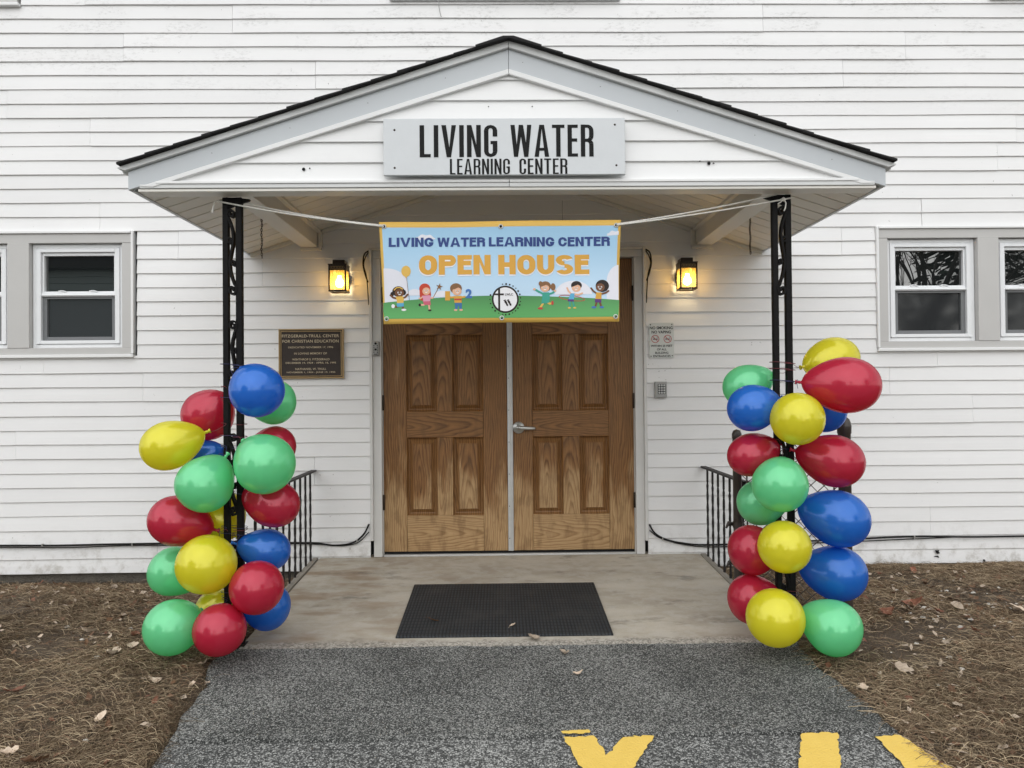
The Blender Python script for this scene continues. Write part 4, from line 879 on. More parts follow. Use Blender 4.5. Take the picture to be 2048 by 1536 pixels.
def k2(a):
    limb(a, [(472, 690), (515, 612)], 5, 'k_brown', 5); P = []
    for i in range(10): P.append((526 + (30 if i % 2 == 0 else 11) * math.sin(i * math.pi / 5 + .2), 597 - (30 if i % 2 == 0 else 11) * math.cos(i * math.pi / 5 + .2)))
    a['mb'].add([bp(526, 597, 5.5)] + [bp(x, y, 5.5) for x, y in P], [(0, i + 1, (i + 1) % 10 + 1) for i in range(10)], a['keys'].index('k_brown'))
    poly(a, [(365, 610), (452, 610), (458, 660), (446, 704), (372, 706), (366, 660)], 'k_redhair', 5); ell(a, 408, 612, 45, 43, 'k_redhair', 5.3)
    limb(a, [(412, 735), (395, 742), (368, 740)], 14, 'k_skin', 5.5); limb(a, [(440, 735), (442, 760), (445, 780)], 14, 'k_skin', 5.5); ell(a, 366, 742, 10, 12, 'k_black', 6); ell(a, 447, 786, 14, 8, 'k_black', 6)
    limb(a, [(388, 678), (370, 690), (362, 688)], 12, 'k_skin', 5.6); limb(a, [(448, 675), (465, 690), (474, 684)], 12, 'k_skin', 5.6)
    poly(a, [(388, 704), (450, 702), (456, 744), (402, 742)], 'k_rose', 6); poly(a, [(384, 668), (446, 664), (458, 676), (450, 712), (396, 714), (392, 690)], 'k_pink', 6.4); ell(a, 420, 632, 32, 30, 'k_skin', 6.2); face(a, 420, 626, .8, 6.8, 1)
def k3(a):
    ell(a, 660, 612, 48, 42, 'k_brown', 5); limb(a, [(648, 682), (620, 684), (598, 676)], 15, 'b_orange', 5.5); limb(a, [(698, 680), (712, 684), (728, 680)], 15, 'b_orange', 5.5)
    limb(a, [(664, 750), (662, 772)], 22, 'k_jean', 5.6); limb(a, [(694, 750), (696, 772)], 22, 'k_jean', 5.6); ell(a, 656, 786, 14, 8, 'k_skin', 6); ell(a, 700, 786, 14, 8, 'k_skin', 6)
    poly(a, [(650, 722), (704, 722), (708, 752), (650, 752)], 'k_jean', 6); poly(a, [(640, 674), (704, 672), (706, 728), (648, 728)], 'b_orange', 6.4); poly(a, [(645, 694), (705, 694), (706, 708), (646, 708)], 'k_red', 6.7)
    ell(a, 668, 636, 37, 33, 'k_skin', 6.2); poly(a, [(625, 622), (645, 588), (690, 590), (708, 612), (680, 604), (650, 618)], 'k_brown', 6.7); face(a, 672, 632, .85, 6.9, 1)
    for ch, x0, x1, y0, y1, key in (('1', 572, 612, 633, 708, 'b_orange'), ('2', 738, 790, 618, 692, 'k_dig')):
        v, f = text2d(ch, .05); a['mb'].add([bp(x0 + p[0] * (x1 - x0), y1 - p[1] * (y1 - y0), 6) for p in v], f, a['keys'].index(key))
def k4(a):
    ell(a, 1384, 598, 46, 42, 'k_brown', 5); ell(a, 1446, 602, 20, 30, 'k_brown', 5.2); ell(a, 1345, 575, 16, 20, 'k_brown', 5.2)
    limb(a, [(1362, 656), (1330, 640), (1300, 622)], 15, 'k_teal', 5.5); ell(a, 1294, 620, 11, 9, 'k_skin', 6); limb(a, [(1412, 660), (1440, 652), (1456, 640)], 15, 'k_teal', 5.5); ell(a, 1462, 634, 10, 9, 'k_skin', 6)
    limb(a, [(1368, 728), (1355, 750), (1342, 768)], 16, 'b_yellow', 5.6); limb(a, [(1398, 726), (1420, 740), (1436, 732)], 16, 'b_yellow', 5.6); ell(a, 1342, 776, 22, 9, 'k_red', 6); ell(a, 1440, 732, 10, 18, 'k_red', 6)
    poly(a, [(1360, 648), (1414, 646), (1420, 690), (1410, 732), (1350, 738), (1356, 690)], 'k_teal', 6.2); ell(a, 1380, 612, 35, 30, 'k_skin', 6.2); poly(a, [(1340, 604), (1352, 572), (1396, 562), (1424, 600), (1390, 586), (1362, 596)], 'k_brown', 6.7); face(a, 1380, 608, .85, 6.9, 1)
def k5(a):
    P = [(1598 + 104 * math.cos(R(q)) , 695 + 20 * math.sin(R(q)) + 14 * math.cos(R(q))) for q in range(0, 361, 12)]; limb(a, P, 5, 'k_red', 5)
    ell(a, 1636, 592, 44, 36, 'k_black', 5); limb(a, [(1592, 660), (1572, 640), (1560, 612)], 14, 'k_skin', 5.5); limb(a, [(1620, 664), (1655, 668), (1682, 656)], 14, 'k_skin', 5.5)
    limb(a, [(1580, 722), (1582, 750), (1578, 768)], 13, 'k_teal', 5.6); limb(a, [(1604, 722), (1612, 750), (1616, 768)], 13, 'k_teal', 5.6); ell(a, 1576, 774, 12, 7, 'b_yellow', 6); ell(a, 1620, 774, 12, 7, 'b_yellow', 6)
    poly(a, [(1566, 700), (1612, 702), (1614, 724), (1564, 722)], 'k_purple', 6); poly(a, [(1588, 656), (1620, 656), (1614, 706), (1570, 704)], 'k_blue', 6.3); ell(a, 1634, 614, 36, 31, 'k_skin', 6.2); poly(a, [(1596, 606), (1606, 572), (1650, 562), (1680, 606), (1648, 586)], 'k_black', 6.7); face(a, 1632, 612, .8, 6.9, 1)
def k6(a):
    ell(a, 1845, 598, 54, 50, 'k_black', 5); limb(a, [(1800, 660), (1772, 640), (1754, 616)], 15, 'k_dark', 5.5); limb(a, [(1838, 664), (1872, 655), (1894, 640)], 15, 'k_dark', 5.5)
    limb(a, [(1798, 730), (1788, 760)], 16, 'k_dark', 5.6); limb(a, [(1822, 730), (1832, 760)], 16, 'k_dark', 5.6); ell(a, 1774, 772, 20, 9, 'k_dig', 6); ell(a, 1838, 772, 18, 9, 'k_dig', 6)
    poly(a, [(1785, 700), (1834, 702), (1836, 734), (1782, 732)], 'k_purple', 6); poly(a, [(1796, 650), (1838, 652), (1836, 706), (1786, 704)], 'b_orange', 6.3); ell(a, 1828, 610, 36, 33, 'k_dark', 6.2); face(a, 1826, 606, .9, 6.9, 0)
for q in (k1, k2, k3, k4, k5, k6): kid(q)
em = art('printed_emblem', ['k_black', 'b_white'])
ell(em, 1058, 702, 109, 110, 'k_black', 5, 40); ell(em, 1058, 702, 95, 96, 'b_white', 6, 40); poly(em, [(1000, 622), (1016, 616), (1016, 788), (1000, 782)], 'k_black', 7); poly(em, [(970, 655), (1046, 655), (1046, 669), (970, 669)], 'k_black', 7.5)
for i in range(22):
    q = R(-100 + i * 13.5) if i < 15 else R(100 + (i - 15) * 16); rr = 5 + (i * 7 % 4); ell(em, 1058 + 124 * math.cos(q), 702 + 124 * math.sin(q), rr, rr, 'k_black', 5, 8)
for cx, cy, an in ((1066, 734, .5), (1092, 732, .5)):
    c_, s_ = math.cos(-an), math.sin(-an); rot = lambda px, py: (cx + px * c_ - py * s_, cy + px * s_ + py * c_)
    poly(em, [rot(9 * math.cos(R(q)), -10 + 16 * math.sin(R(q))) for q in range(0, 360, 24)], 'k_black', 7); poly(em, [rot(8 * math.cos(R(q)), 13 + 12 * math.sin(R(q))) for q in range(0, 360, 24)], 'k_black', 7.3)
    for j in range(4): ell(em, *rot(-8 + 5 * j, -29 + abs(j - 1.2)), 3, 3.5, 'k_black', 7, 7)
v, f = text2d('LWLC', .02); em['mb'].add([bp(1056 + p_[0] * 64, 672 - p_[1] * 19, 7) for p_ in v], f, 0); fin(em)
for px, py in ((82, 106), (1026, 111), (1964, 106), (96, 852), (1028, 852), (1950, 849)):
    x, y, z = bp(px, py, 3); g = MB(); mt = Matrix.Translation((x, y, z)) @ Matrix.Rotation(R(90), 4, 'X')
    g.lathe([(.0125, 0), (.0115, .0025), (.0090, .0032), (.0068, .0018), (.0062, .0002)], 20, mt); g.lathe([(.0064, .0003), (0, .0003)], 16, mt, 1, False); g.build('grommet', [M['steel'], M['black']], ban)
def rope_line(p0, p1, dip, n=14): return [Vector(p0).lerp(Vector(p1), i / n) - Vector((0, 0, dip * 4 * (i / n) * (1 - i / n))) for i in range(n + 1)]
gl_, gr_ = bp(82, 106, 10), bp(1964, 106, 10)
rl = MB(); A_ = (-1.458, -1.566, 2.136); A2 = (-1.40, -1.53, 2.151)
rl.tube(rope_line(A_, gl_, .010), .0042, 6); rl.tube(rope_line(A2, (gl_[0] - .004, gl_[1] + .004, gl_[2] + .006), .014), .0042, 6)
rl.tube([(-1.44, -1.563, 2.131), (-1.455, -1.566, 2.137), (-1.463, -1.555, 2.142), (-1.458, -1.53, 2.15), (-1.445, -1.52, 2.156)], .0042, 6)
rl.tube([(-1.455, -1.565, 2.139), (-1.470, -1.566, 2.135), (-1.482, -1.566, 2.11), (-1.486, -1.566, 2.085), (-1.483, -1.566, 2.076)], [.0034, .0034, .0034, .0045, .005], 6)
tag(rl.build('banner_rope', M['rope'], None), 'white cord tied from the left iron post to the banner', 'rope', 'white cords holding the banner')
rr_ = MB(); A_ = (1.424, -1.566, 2.138); A2 = (1.352, -1.562, 2.158)
rr_.tube(rope_line(A_, gr_, .008), .0042, 6); rr_.tube(rope_line(A2, (gr_[0] + .004, gr_[1] + .004, gr_[2] + .006), .010), .0042, 6)
rr_.tube([(1.37, -1.566, 2.128), (1.384, -1.571, 2.136), (1.392, -1.571, 2.130), (1.384, -1.571, 2.122), (1.376, -1.571, 2.128), (1.386, -1.573, 2.133)], .0055, 7)
rr_.tube([(1.388, -1.571, 2.124), (1.394, -1.573, 2.11), (1.390, -1.573, 2.085), (1.383, -1.573, 2.07)], .0034, 6); rr_.tube([(1.38, -1.572, 2.126), (1.366, -1.575, 2.115), (1.352, -1.576, 2.105)], .0036, 6)
tag(rr_.build('banner_rope', M['rope'], None), 'white cord knotted from the right iron post to the banner', 'rope', 'white cords holding the banner')

# ------------------------------------------------------------------ wall lanterns
def lantern(cx, lab):
    t = thing('wall_lantern', (cx, 0, 1.88), lab, 'lantern', 'lit wall lanterns beside the doors')
    y0, y1, x0, x1, z0, z1 = -.158, -.038, cx - .0615, cx + .0615, 1.880, 2.064
    b = MB()
    for a in (x0, x1 - .010):
        for c in (y0, y1 - .010): b.box(a, a + .010, c, c + .010, z0 + .012, z1)
    b.box(x0, x1, y0, y0 + .010, z0, z0 + .0118); b.box(x0, x1, y1 - .010, y1, z0, z0 + .0118); b.box(x0, x0 + .010, y0 + .0102, y1 - .0102, z0, z0 + .0118); b.box(x1 - .010, x1, y0 + .0102, y1 - .0102, z0, z0 + .0118)
    b.build('frame', M['bronze'], t, .0015)
    b = MB(); b.frame(x0 + .0102, x1 - .0102, 2.028, z1, .004, y0 + .001, y0 + .006); b.box(x0 + .0102, x1 - .0102, y0 + .004, y0 + .006, 2.0325, z1 - .0045)
    b.box(x0 + .001, x0 + .006, y0 + .0102, y1 - .0102, 2.028, z1); b.box(x1 - .006, x1 - .001, y0 + .0102, y1 - .0102, 2.028, z1); b.build('pierced_band', M['bronze'], t)
    b = MB()
    for i in range(9):
        q = x0 + .018 + i * .0108; b.band([(q + .0055 * math.cos(R(k)), 2.046 + .009 * math.sin(R(k))) for k in range(0, 361, 45)], .0022, y0 - .0012, y0 + .0005)
    b.build('filigree', M['brass'], t)
    b = MB(); b.box(x0 - .003, x1 + .003, y0 - .003, y1 + .002, z1 + .0002, z1 + .008); b.build('roof', M['bronze'], t, .002)
    b = MB(); b.box(cx - .043, cx + .043, -.115, -.016, z1 + .0082, 2.108); b.build('cap', M['bronze'], t, .005)
    b = MB(); b.box(cx - .035, cx + .035, -.0378, -.014, 1.90, 2.10); b.lathe([(.06, 0), (.06, .018), (.05, .024), (0, .024)], 24, Matrix.Translation((cx, -.013, 1.97)) @ Matrix.Rotation(R(90), 4, 'X')); b.build('back_plate', M['bronze'], t, .002)
    for (a, c, d, e) in ((x0 + .011, x1 - .011, y0 + .0045, y0 + .0065), (x0 + .0035, x0 + .0055, y0 + .011, y1 - .011), (x1 - .0055, x1 - .0035, y0 + .011, y1 - .011)):
        MB().box(a, c, d, e, z0 + .0122, 2.0275).build('pane', M['lamp_glass'], t)
    b = MB(); mt = Matrix.Translation((cx + .004, -.098, 0)); b.lathe([(0, 1.914), (.014, 1.917), (.025, 1.928), (.030, 1.943), (.028, 1.957), (.019, 1.972), (.014, 1.985), (.0135, 1.996)], 20, mt); b.build('bulb', M['bulb'], t)
    b = MB(); b.lathe([(.015, 1.9965), (.017, 2.0), (.017, 2.0635), (0, 2.0635)], 16, mt); b.build('socket', M['brass'], t)
lantern(-1.185, 'lit bronze wall lantern left of the doors, above the plaque'); lantern(1.266, 'lit bronze wall lantern right of the doors, above the no smoking sign')

# ------------------------------------------------------------------ plaque, notice, keypad, lock box
pl = thing('memorial_plaque', (-1.40, -.02, 1.28), 'dark bronze memorial plaque with raised gold lettering on the siding', 'plaque')
px0, px1, pz0, pz1 = -1.631, -1.171, 1.278, 1.630
MB().box(px0 + .004, px1 - .004, -.030, -.012, pz0 + .004, pz1 - .004).build('plate', M['plaque_dark'], pl)
b = MB(); b.frame(px0, px1, pz0, pz1, .008, -.036, -.012); b.frame(px0 + .014, px1 - .014, pz0 + .014, pz1 - .014, .0055, -.034, -.0295); b.build('border', M['brass'], pl, .0015)
def pz(y): return 1.630 - (y - 225) / (1500 - 225) * .352
def pxx(x): return -1.631 + (x - 258) / (1905 - 258) * .460
for s_, a0, a1, y0, y1 in (('FITZGERALD-TRULL CENTER', 340, 1790, 365, 440), ('FOR CHRISTIAN EDUCATION', 355, 1780, 500, 575), ('DEDICATED NOVEMBER 17, 1996', 500, 1640, 672, 725), ('IN LOVING MEMORY OF', 650, 1480, 828, 880), ('WINTHROP S. FITZGERALD', 600, 1545, 980, 1033), ('DECEMBER 19, 1924 - APRIL 16, 1995', 435, 1710, 1072, 1125), ('NATHANIEL W. TRULL', 680, 1460, 1228, 1280), ('NOVEMBER 1, 1904 - JUNE 19, 1995', 460, 1690, 1318, 1370)):
    lt = MB(); add_text(lt, s_, pxx(a0), pxx(a1), pz(y1), pz(y0), -.0312, 0, .012, 1.05); lt.build('lettering', M['brass_text'], pl, fix=False)
ns = thing('no_smoking_sign', (1.10, -.02, 1.404), 'small pale metal NO SMOKING NO VAPING notice right of the door frame', 'sign')
nx0, nx1, nz0, nz1 = 1.0115, 1.1895, 1.404, 1.658
pts = []
for cx_, cz_, a0 in ((nx1 - .012, nz1 - .012, 0), (nx0 + .012, nz1 - .012, 90), (nx0 + .012, nz0 + .012, 180), (nx1 - .012, nz0 + .012, 270)): pts += [(cx_ + .012 * math.cos(R(a0 + q)), cz_ + .012 * math.sin(R(a0 + q))) for q in (0, 30, 60, 90)]
b = MB(); b.prism(pts, -.019, -.0165); b.build('sheet', M['sign_metal'], ns, .0006)
nX = lambda x: nx0 + (x - 77) / (302 - 77) * .178
nZ = lambda y: nz1 - (y - 745) / (1068 - 745) * .254
for s_, a0, a1, y0, y1 in (('NO SMOKING', 83, 291, 779, 806), ('NO VAPING', 99, 275, 818, 844), ('WITHIN 25 FEET', 91, 287, 947, 967), ('OF ALL', 146, 234, 979, 999), ('BUILDING', 130, 250, 1010, 1030), ('ENTRANCES', 112, 270, 1040, 1060)): lt = MB(); add_text(lt, s_, nX(a0), nX(a1), nZ(y1), nZ(y0), -.0198, 0, .022); lt.build('lettering', M['black'], ns, fix=False)
for cx_, fl in ((132, 0), (244, 1)):
    lt = MB(); c0, c1 = nX(cx_), nZ(894); lt.box(c0 - .017, c0 + .013, -.0199, -.0197, c1 - .004, c1 + .002); lt.box(c0 + .0145, c0 + .018, -.0199, -.0197, c1 - .004, c1 + .002)
    lt.band([(c0 + .013, c1 + .005), (c0 + .016, c1 + .011), (c0 + .011, c1 + .016)], .002, -.0199, -.0197); lt.build('cigarette_symbol', M['black'], ns, fix=False)
for cx_ in (132, 244):
    lt = MB(); c0, c1 = nX(cx_), nZ(894); lt.band(circ(c0, c1, .0265, n=28), .0042, -.0203, -.0200, 0, True); lt.band([(c0 - .0185, c1 + .0185), (c0 + .0185, c1 - .0185)], .0040, -.0205, -.0202); lt.build('prohibition_ring', M['red_print'], ns)
b = MB()
for x, z in ((nX(90), nZ(764)), (nX(284), nZ(762)), (nX(93), nZ(1051)), (nX(285), nZ(1047))): b.lathe([(.0045, 0), (.003, .0018), (0, .002)], 10, Matrix.Translation((x, -.019, z)) @ Matrix.Rotation(R(90), 4, 'X'))
b.build('screw', M['bronze'], ns)
kp = thing('keypad', (1.0875, -.02, 1.12), 'small grey door-entry keypad below the no smoking notice', 'keypad')
MB().box(1.045, 1.130, -.048, -.012, 1.121, 1.235).build('housing', M['grey_plastic'], kp, .004)
MB().box(1.064, 1.118, -.050, -.0482, 1.146, 1.216).build('key_plate', M['black'], kp)
src = None
for r in range(4):
    for c in range(3):
        o3 = Vector((1.0735 + c * .0175, -.052, 1.2075 - r * .0175))
        if src is None: src = MB().box(o3.x - .0065, o3.x + .0065, -.054, -.0502, o3.z - .0065, o3.z + .0065).build('key', M['key'], kp, .0015); base = WL[src].copy(); f0 = o3.copy()
        else: copy_part(src, base + o3 - f0, kp)
lb = thing('key_box', (-.941, -.03, 1.436), 'small grey push-button key box on the left door frame', 'key box')
MB().box(-.966, -.917, -.046, -.0125, 1.436, 1.541).build('housing', M['grey_plastic'], lb, .009, seg=3)
b = MB()
for i in range(5):
    for s in (-.012, .012): b.lathe([(.0036, 0), (.003, .003), (0, .0035)], 10, Matrix.Translation((-.9415 + s, -.046, 1.508 - i * .0125)) @ Matrix.Rotation(R(90), 4, 'X'))
b.lathe([(.0085, 0), (.007, .004), (0, .0045)], 12, Matrix.Translation((-.9415, -.046, 1.523)) @ Matrix.Rotation(R(90), 4, 'X')); b.lathe([(.0075, 0), (.006, .004), (0, .0045)], 12, Matrix.Translation((-.9415, -.046, 1.480)) @ Matrix.Rotation(R(90), 4, 'X'))
b.box(-.953, -.930, -.0475, -.0455, 1.444, 1.449)
b.build('button', M['black'], lb)

# ------------------------------------------------------------------ cables on the wall
def smooth_path(P, n=6):
    P = [Vector(p) for p in P]; out = []
    for i in range(len(P) - 1):
        a, b, c, d = P[max(i - 1, 0)], P[i], P[i + 1], P[min(i + 2, len(P) - 1)]
        for j in range(n):
            t = j / n; out.append(.5 * ((2 * b) + (c - a) * t + (2 * a - 5 * b + 4 * c - d) * t * t + (3 * b - a - 3 * c + d) * t ** 3))
    return out + [P[-1]]
def cable(paths, clips, lab):
    c = MB()
    for pts, r in paths: c.tube(smooth_path(pts), r, 7)
    o = c.build('cable', M['cable'], None); tag(o, lab, 'cable')
    k = MB()
    for x, z in clips: k.lathe([(.007, -.004), (.007, .004)], 8, Matrix.Translation((x, -.024, z)) @ Matrix.Rotation(R(90), 4, 'Y')); k.box(x - .004, x + .004, -.034, -.012, z - .011, z + .010)
    k.build('clip', M['steel'], o)
yc = -.024
cable([([(-4.6, yc, .122), (-3.6, yc, .118), (-3.2, yc, .114), (-2.83, yc, .118), (-2.3, yc, .120), (-1.9, yc, .115), (-1.42, yc, .112), (-1.25, yc, .092), (-1.12, yc, .108), (-1.04, yc, .165), (-1.0, yc, .24)], .0066),
       ([(-4.6, yc, .106), (-3.6, yc, .104), (-3.1, yc, .098), (-2.7, yc, .108), (-2.2, yc, .103), (-1.6, yc, .108), (-1.35, yc, .10), (-1.2, yc, .088), (-1.08, yc, .11), (-1.0, yc, .185)], .0036)],
      [(-3.3, .117), (-2.67, .113), (-1.085, .125)], 'black cable pair along the wall foot left of the doors')
cable([([(.998, yc, .215), (1.03, yc, .16), (1.09, yc, .118), (1.2, yc, .085), (1.4, yc, .065), (1.8, yc, .075), (2.4, yc, .092), (2.9, yc, .108), (3.4, yc, .100), (4.6, yc, .108)], .0066),
       ([(.998, yc, .175), (1.05, yc, .13), (1.12, yc, .10), (1.25, yc, .068), (1.45, yc, .050), (1.9, yc, .062), (2.5, yc, .078), (3.0, yc, .094), (3.5, yc, .104), (4.6, yc, .095)], .0036)],
      [(1.09, .112), (2.9, .104)], 'black cable pair along the wall foot right of the doors')
def loop(s, lab):
    x = s * .99; c = MB(); c.tube(smooth_path([(x, -.026, 2.185), (x + s * .030, -.03, 2.16), (x + s * .040, -.03, 2.09), (x + s * .026, -.03, 2.02), (x + s * .006, -.026, 1.96)]), .0052, 7)
    c.tube(smooth_path([(x, -.026, 2.175), (x + s * .022, -.03, 2.14), (x + s * .034, -.034, 2.08), (x + s * .014, -.03, 1.99), (x + s * .002, -.026, 1.80)]), .0042, 6); tag(c.build('cable', M['cable'], None), lab, 'cable')
loop(-1, 'black wire looping beside the top left corner of the door frame'); loop(1, 'black wire looping beside the top right corner of the door frame')
c = MB(); c.tube(smooth_path([(-.478, -.034, 4.02), (-.474, -.036, 3.93), (-.462, -.036, 3.868), (-.458, -.034, 3.862)]), .003, 6); tag(c.build('cable', M['grey_plastic'], None), 'thin grey wire dangling below the upper middle window', 'cable')

# ------------------------------------------------------------------ door mat
def zr(y): return SL * y
dm = MB(); A4 = [(-.603, -.663), (.517, -.663), (.511, -1.503), (-.597, -1.503)]; n = 8; pp = []
V = []
for (x, y) in A4: V += [(x, y, zr(y) + .001), (x, y, zr(y) + .011)]
dm.add(V, [(1, 3, 5, 7), (0, 2, 3, 1), (2, 4, 5, 3), (4, 6, 7, 5), (6, 0, 1, 7)]); mat_o = dm.build('door_mat', M['rubber'], None, .004); tag(mat_o, 'large black ribbed rubber mat on the concrete before the doors', 'door mat')

# ------------------------------------------------------------------ balloons
BAL = [
('L1','blue',[-1.229, -1.7, 1.196],0.139,0.129,[-0.593, 0.535, 0.602]),
('L2','green',[-1.248, -1.42, 1.13],0.138,0.121,[-0.959, -0.27, 0.089]),
('L3','red',[-1.579, -1.38, 1.072],0.147,0.137,[0.716, -0.403, 0.57]),
('L4','yellow',[-1.664, -1.62, 0.928],0.160,0.123,[0.9, 0.27, 0.343]),
('L5','blue',[-1.602, -1.4, 0.848],0.126,0.090,[0.891, -0.27, 0.365]),
('L6','red',[-1.244, -1.4, 0.897],0.127,0.110,[-0.729, -0.675, 0.108]),
('L7','green',[-1.192, -1.71, 0.844],0.151,0.140,[-0.687, 0.491, 0.536]),
('L8','green',[-1.471, -1.69, 0.748],0.147,0.138,[0.399, 0.528, 0.75]),
('L9','red',[-1.207, -1.56, 0.63],0.162,0.120,[-0.925, 0.27, 0.269]),
('L10','red',[-1.634, -1.6, 0.545],0.163,0.126,[0.914, 0.27, -0.305]),
('L11','yellow',[-1.516, -1.4, 0.533],0.143,0.138,[0.695, -0.496, -0.521]),
('L12','blue',[-1.248, -1.53, 0.39],0.138,0.107,[-0.923, -0.27, 0.276]),
('L13','yellow',[-1.453, -1.72, 0.364],0.159,0.142,[-0.031, 0.993, -0.112]),
('L14','green',[-1.698, -1.52, 0.277],0.132,0.125,[0.886, 0.0, -0.463]),
('L15','red',[-1.22, -1.74, 0.259],0.144,0.126,[-0.578, 0.812, 0.081]),
('L16','blue',[-1.263, -1.47, 0.087],0.127,0.122,[-0.858, -0.37, 0.355]),
('L17','yellow',[-1.526, -1.44, 0.079],0.118,0.092,[0.817, -0.27, 0.51]),
('L18','green',[-1.593, -1.76, 0.085],0.145,0.130,[0.338, 0.93, 0.142]),
('L19','red',[-1.369, -1.79, 0.077],0.142,0.127,[-0.23, 0.969, -0.087]),
('R1','green',[1.253, -1.39, 1.197],0.142,0.113,[0.863, -0.27, 0.427]),
('R2','yellow',[1.705, -1.36, 1.324],0.171,0.123,[-0.942, -0.27, -0.201]),
('R3','red',[1.609, -1.69, 1.191],0.190,0.141,[-0.96, 0.27, 0.077]),
('R4','blue',[1.202, -1.63, 1.085],0.145,0.118,[0.926, 0.27, 0.266]),
('R5','yellow',[1.366, -1.74, 1.031],0.137,0.123,[0.196, 0.978, 0.067]),
('R6','blue',[1.644, -1.4, 1.059],0.121,0.117,[-0.841, -0.495, 0.218]),
('R7','red',[1.215, -1.58, 0.85],0.149,0.110,[0.927, 0.27, 0.261]),
('R8','red',[1.58, -1.62, 0.819],0.172,0.133,[-0.929, 0.27, 0.255]),
('R9','green',[1.283, -1.74, 0.724],0.145,0.133,[0.394, 0.698, 0.598]),
('R10','green',[1.285, -1.5, 0.596],0.139,0.118,[0.929, -0.27, 0.253]),
('R11','blue',[1.585, -1.64, 0.539],0.180,0.142,[-0.911, 0.27, 0.312]),
('R12','red',[1.217, -1.56, 0.367],0.133,0.128,[0.987, 0.074, 0.141]),
('R13','yellow',[1.292, -1.76, 0.424],0.141,0.126,[0.37, 0.925, -0.087]),
('R14','blue',[1.595, -1.6, 0.258],0.170,0.139,[-0.947, 0.27, 0.176]),
('R15','red',[1.213, -1.56, 0.12],0.134,0.127,[0.992, 0.071, 0.1]),
('R16','yellow',[1.223, -1.82, 0.107],0.158,0.141,[0.459, 0.87, -0.178]),
('R17','green',[1.471,-1.84,.07],.147,.131,[-.76,.52,.39]),
]
LAB = {'L1': 'blue balloon at the top of the left cluster, in front of the post', 'L2': 'green balloon half hidden behind the topmost blue one, below the plaque', 'L3': 'red balloon behind the left post, above the long yellow balloon',
 'L4': 'long yellow balloon sticking out furthest to the left', 'L5': 'blue balloon mostly hidden between the long yellow and a green one, behind the left post', 'L6': 'red balloon peeking out behind the big green one near the left railing',
 'L7': 'big green balloon right of the left post, above a dark red one', 'L8': 'green balloon left of the left post, under the long yellow one', 'L9': 'dark red balloon in front of the top of the left railing', 'L10': 'red balloon on the outer side of the left cluster, above the front yellow one',
 'L11': 'yellow balloon seen only behind the bars of the left post', 'L12': 'blue balloon in front of the bars of the left railing', 'L13': 'round yellow balloon in front of the lower left post', 'L14': 'green balloon half covered by the round yellow one on the left',
 'L15': 'red balloon beside the grey edging board left of the landing', 'L16': 'blue balloon low behind a red one at the left edge of the concrete', 'L17': 'yellow balloon almost hidden low behind the left post', 'L18': 'green balloon resting on the dead grass at the foot of the left post', 'L19': 'red balloon resting lowest at the left corner of the asphalt',
 'R1': 'green balloon highest on the doorway side of the right post', 'R2': 'yellow balloon at the very top of the right cluster', 'R3': 'largest red balloon, right below the topmost yellow one', 'R4': 'blue balloon left of the right post, under the high green one', 'R5': 'upper of the three round yellow balloons down the right post',
 'R6': 'blue balloon tucked behind the largest red one beside the fence post cap', 'R7': 'red balloon on the doorway side above the right railing', 'R8': 'red balloon in front of the capped fence post', 'R9': 'front green balloon in the middle of the right cluster', 'R10': 'green balloon half hidden behind another green one on the right', 'R11': 'upper of the two big blue balloons on the outer right side',
 'R12': 'red balloon partly behind the middle yellow one, before the right railing', 'R13': 'middle of the three round yellow balloons down the right post', 'R14': 'lower of the two big blue balloons on the outer right side', 'R15': 'red balloon lowest on the doorway side of the right post', 'R16': 'lowest yellow balloon at the right corner of the concrete', 'R17': 'green balloon lowest at the foot of the right post'}
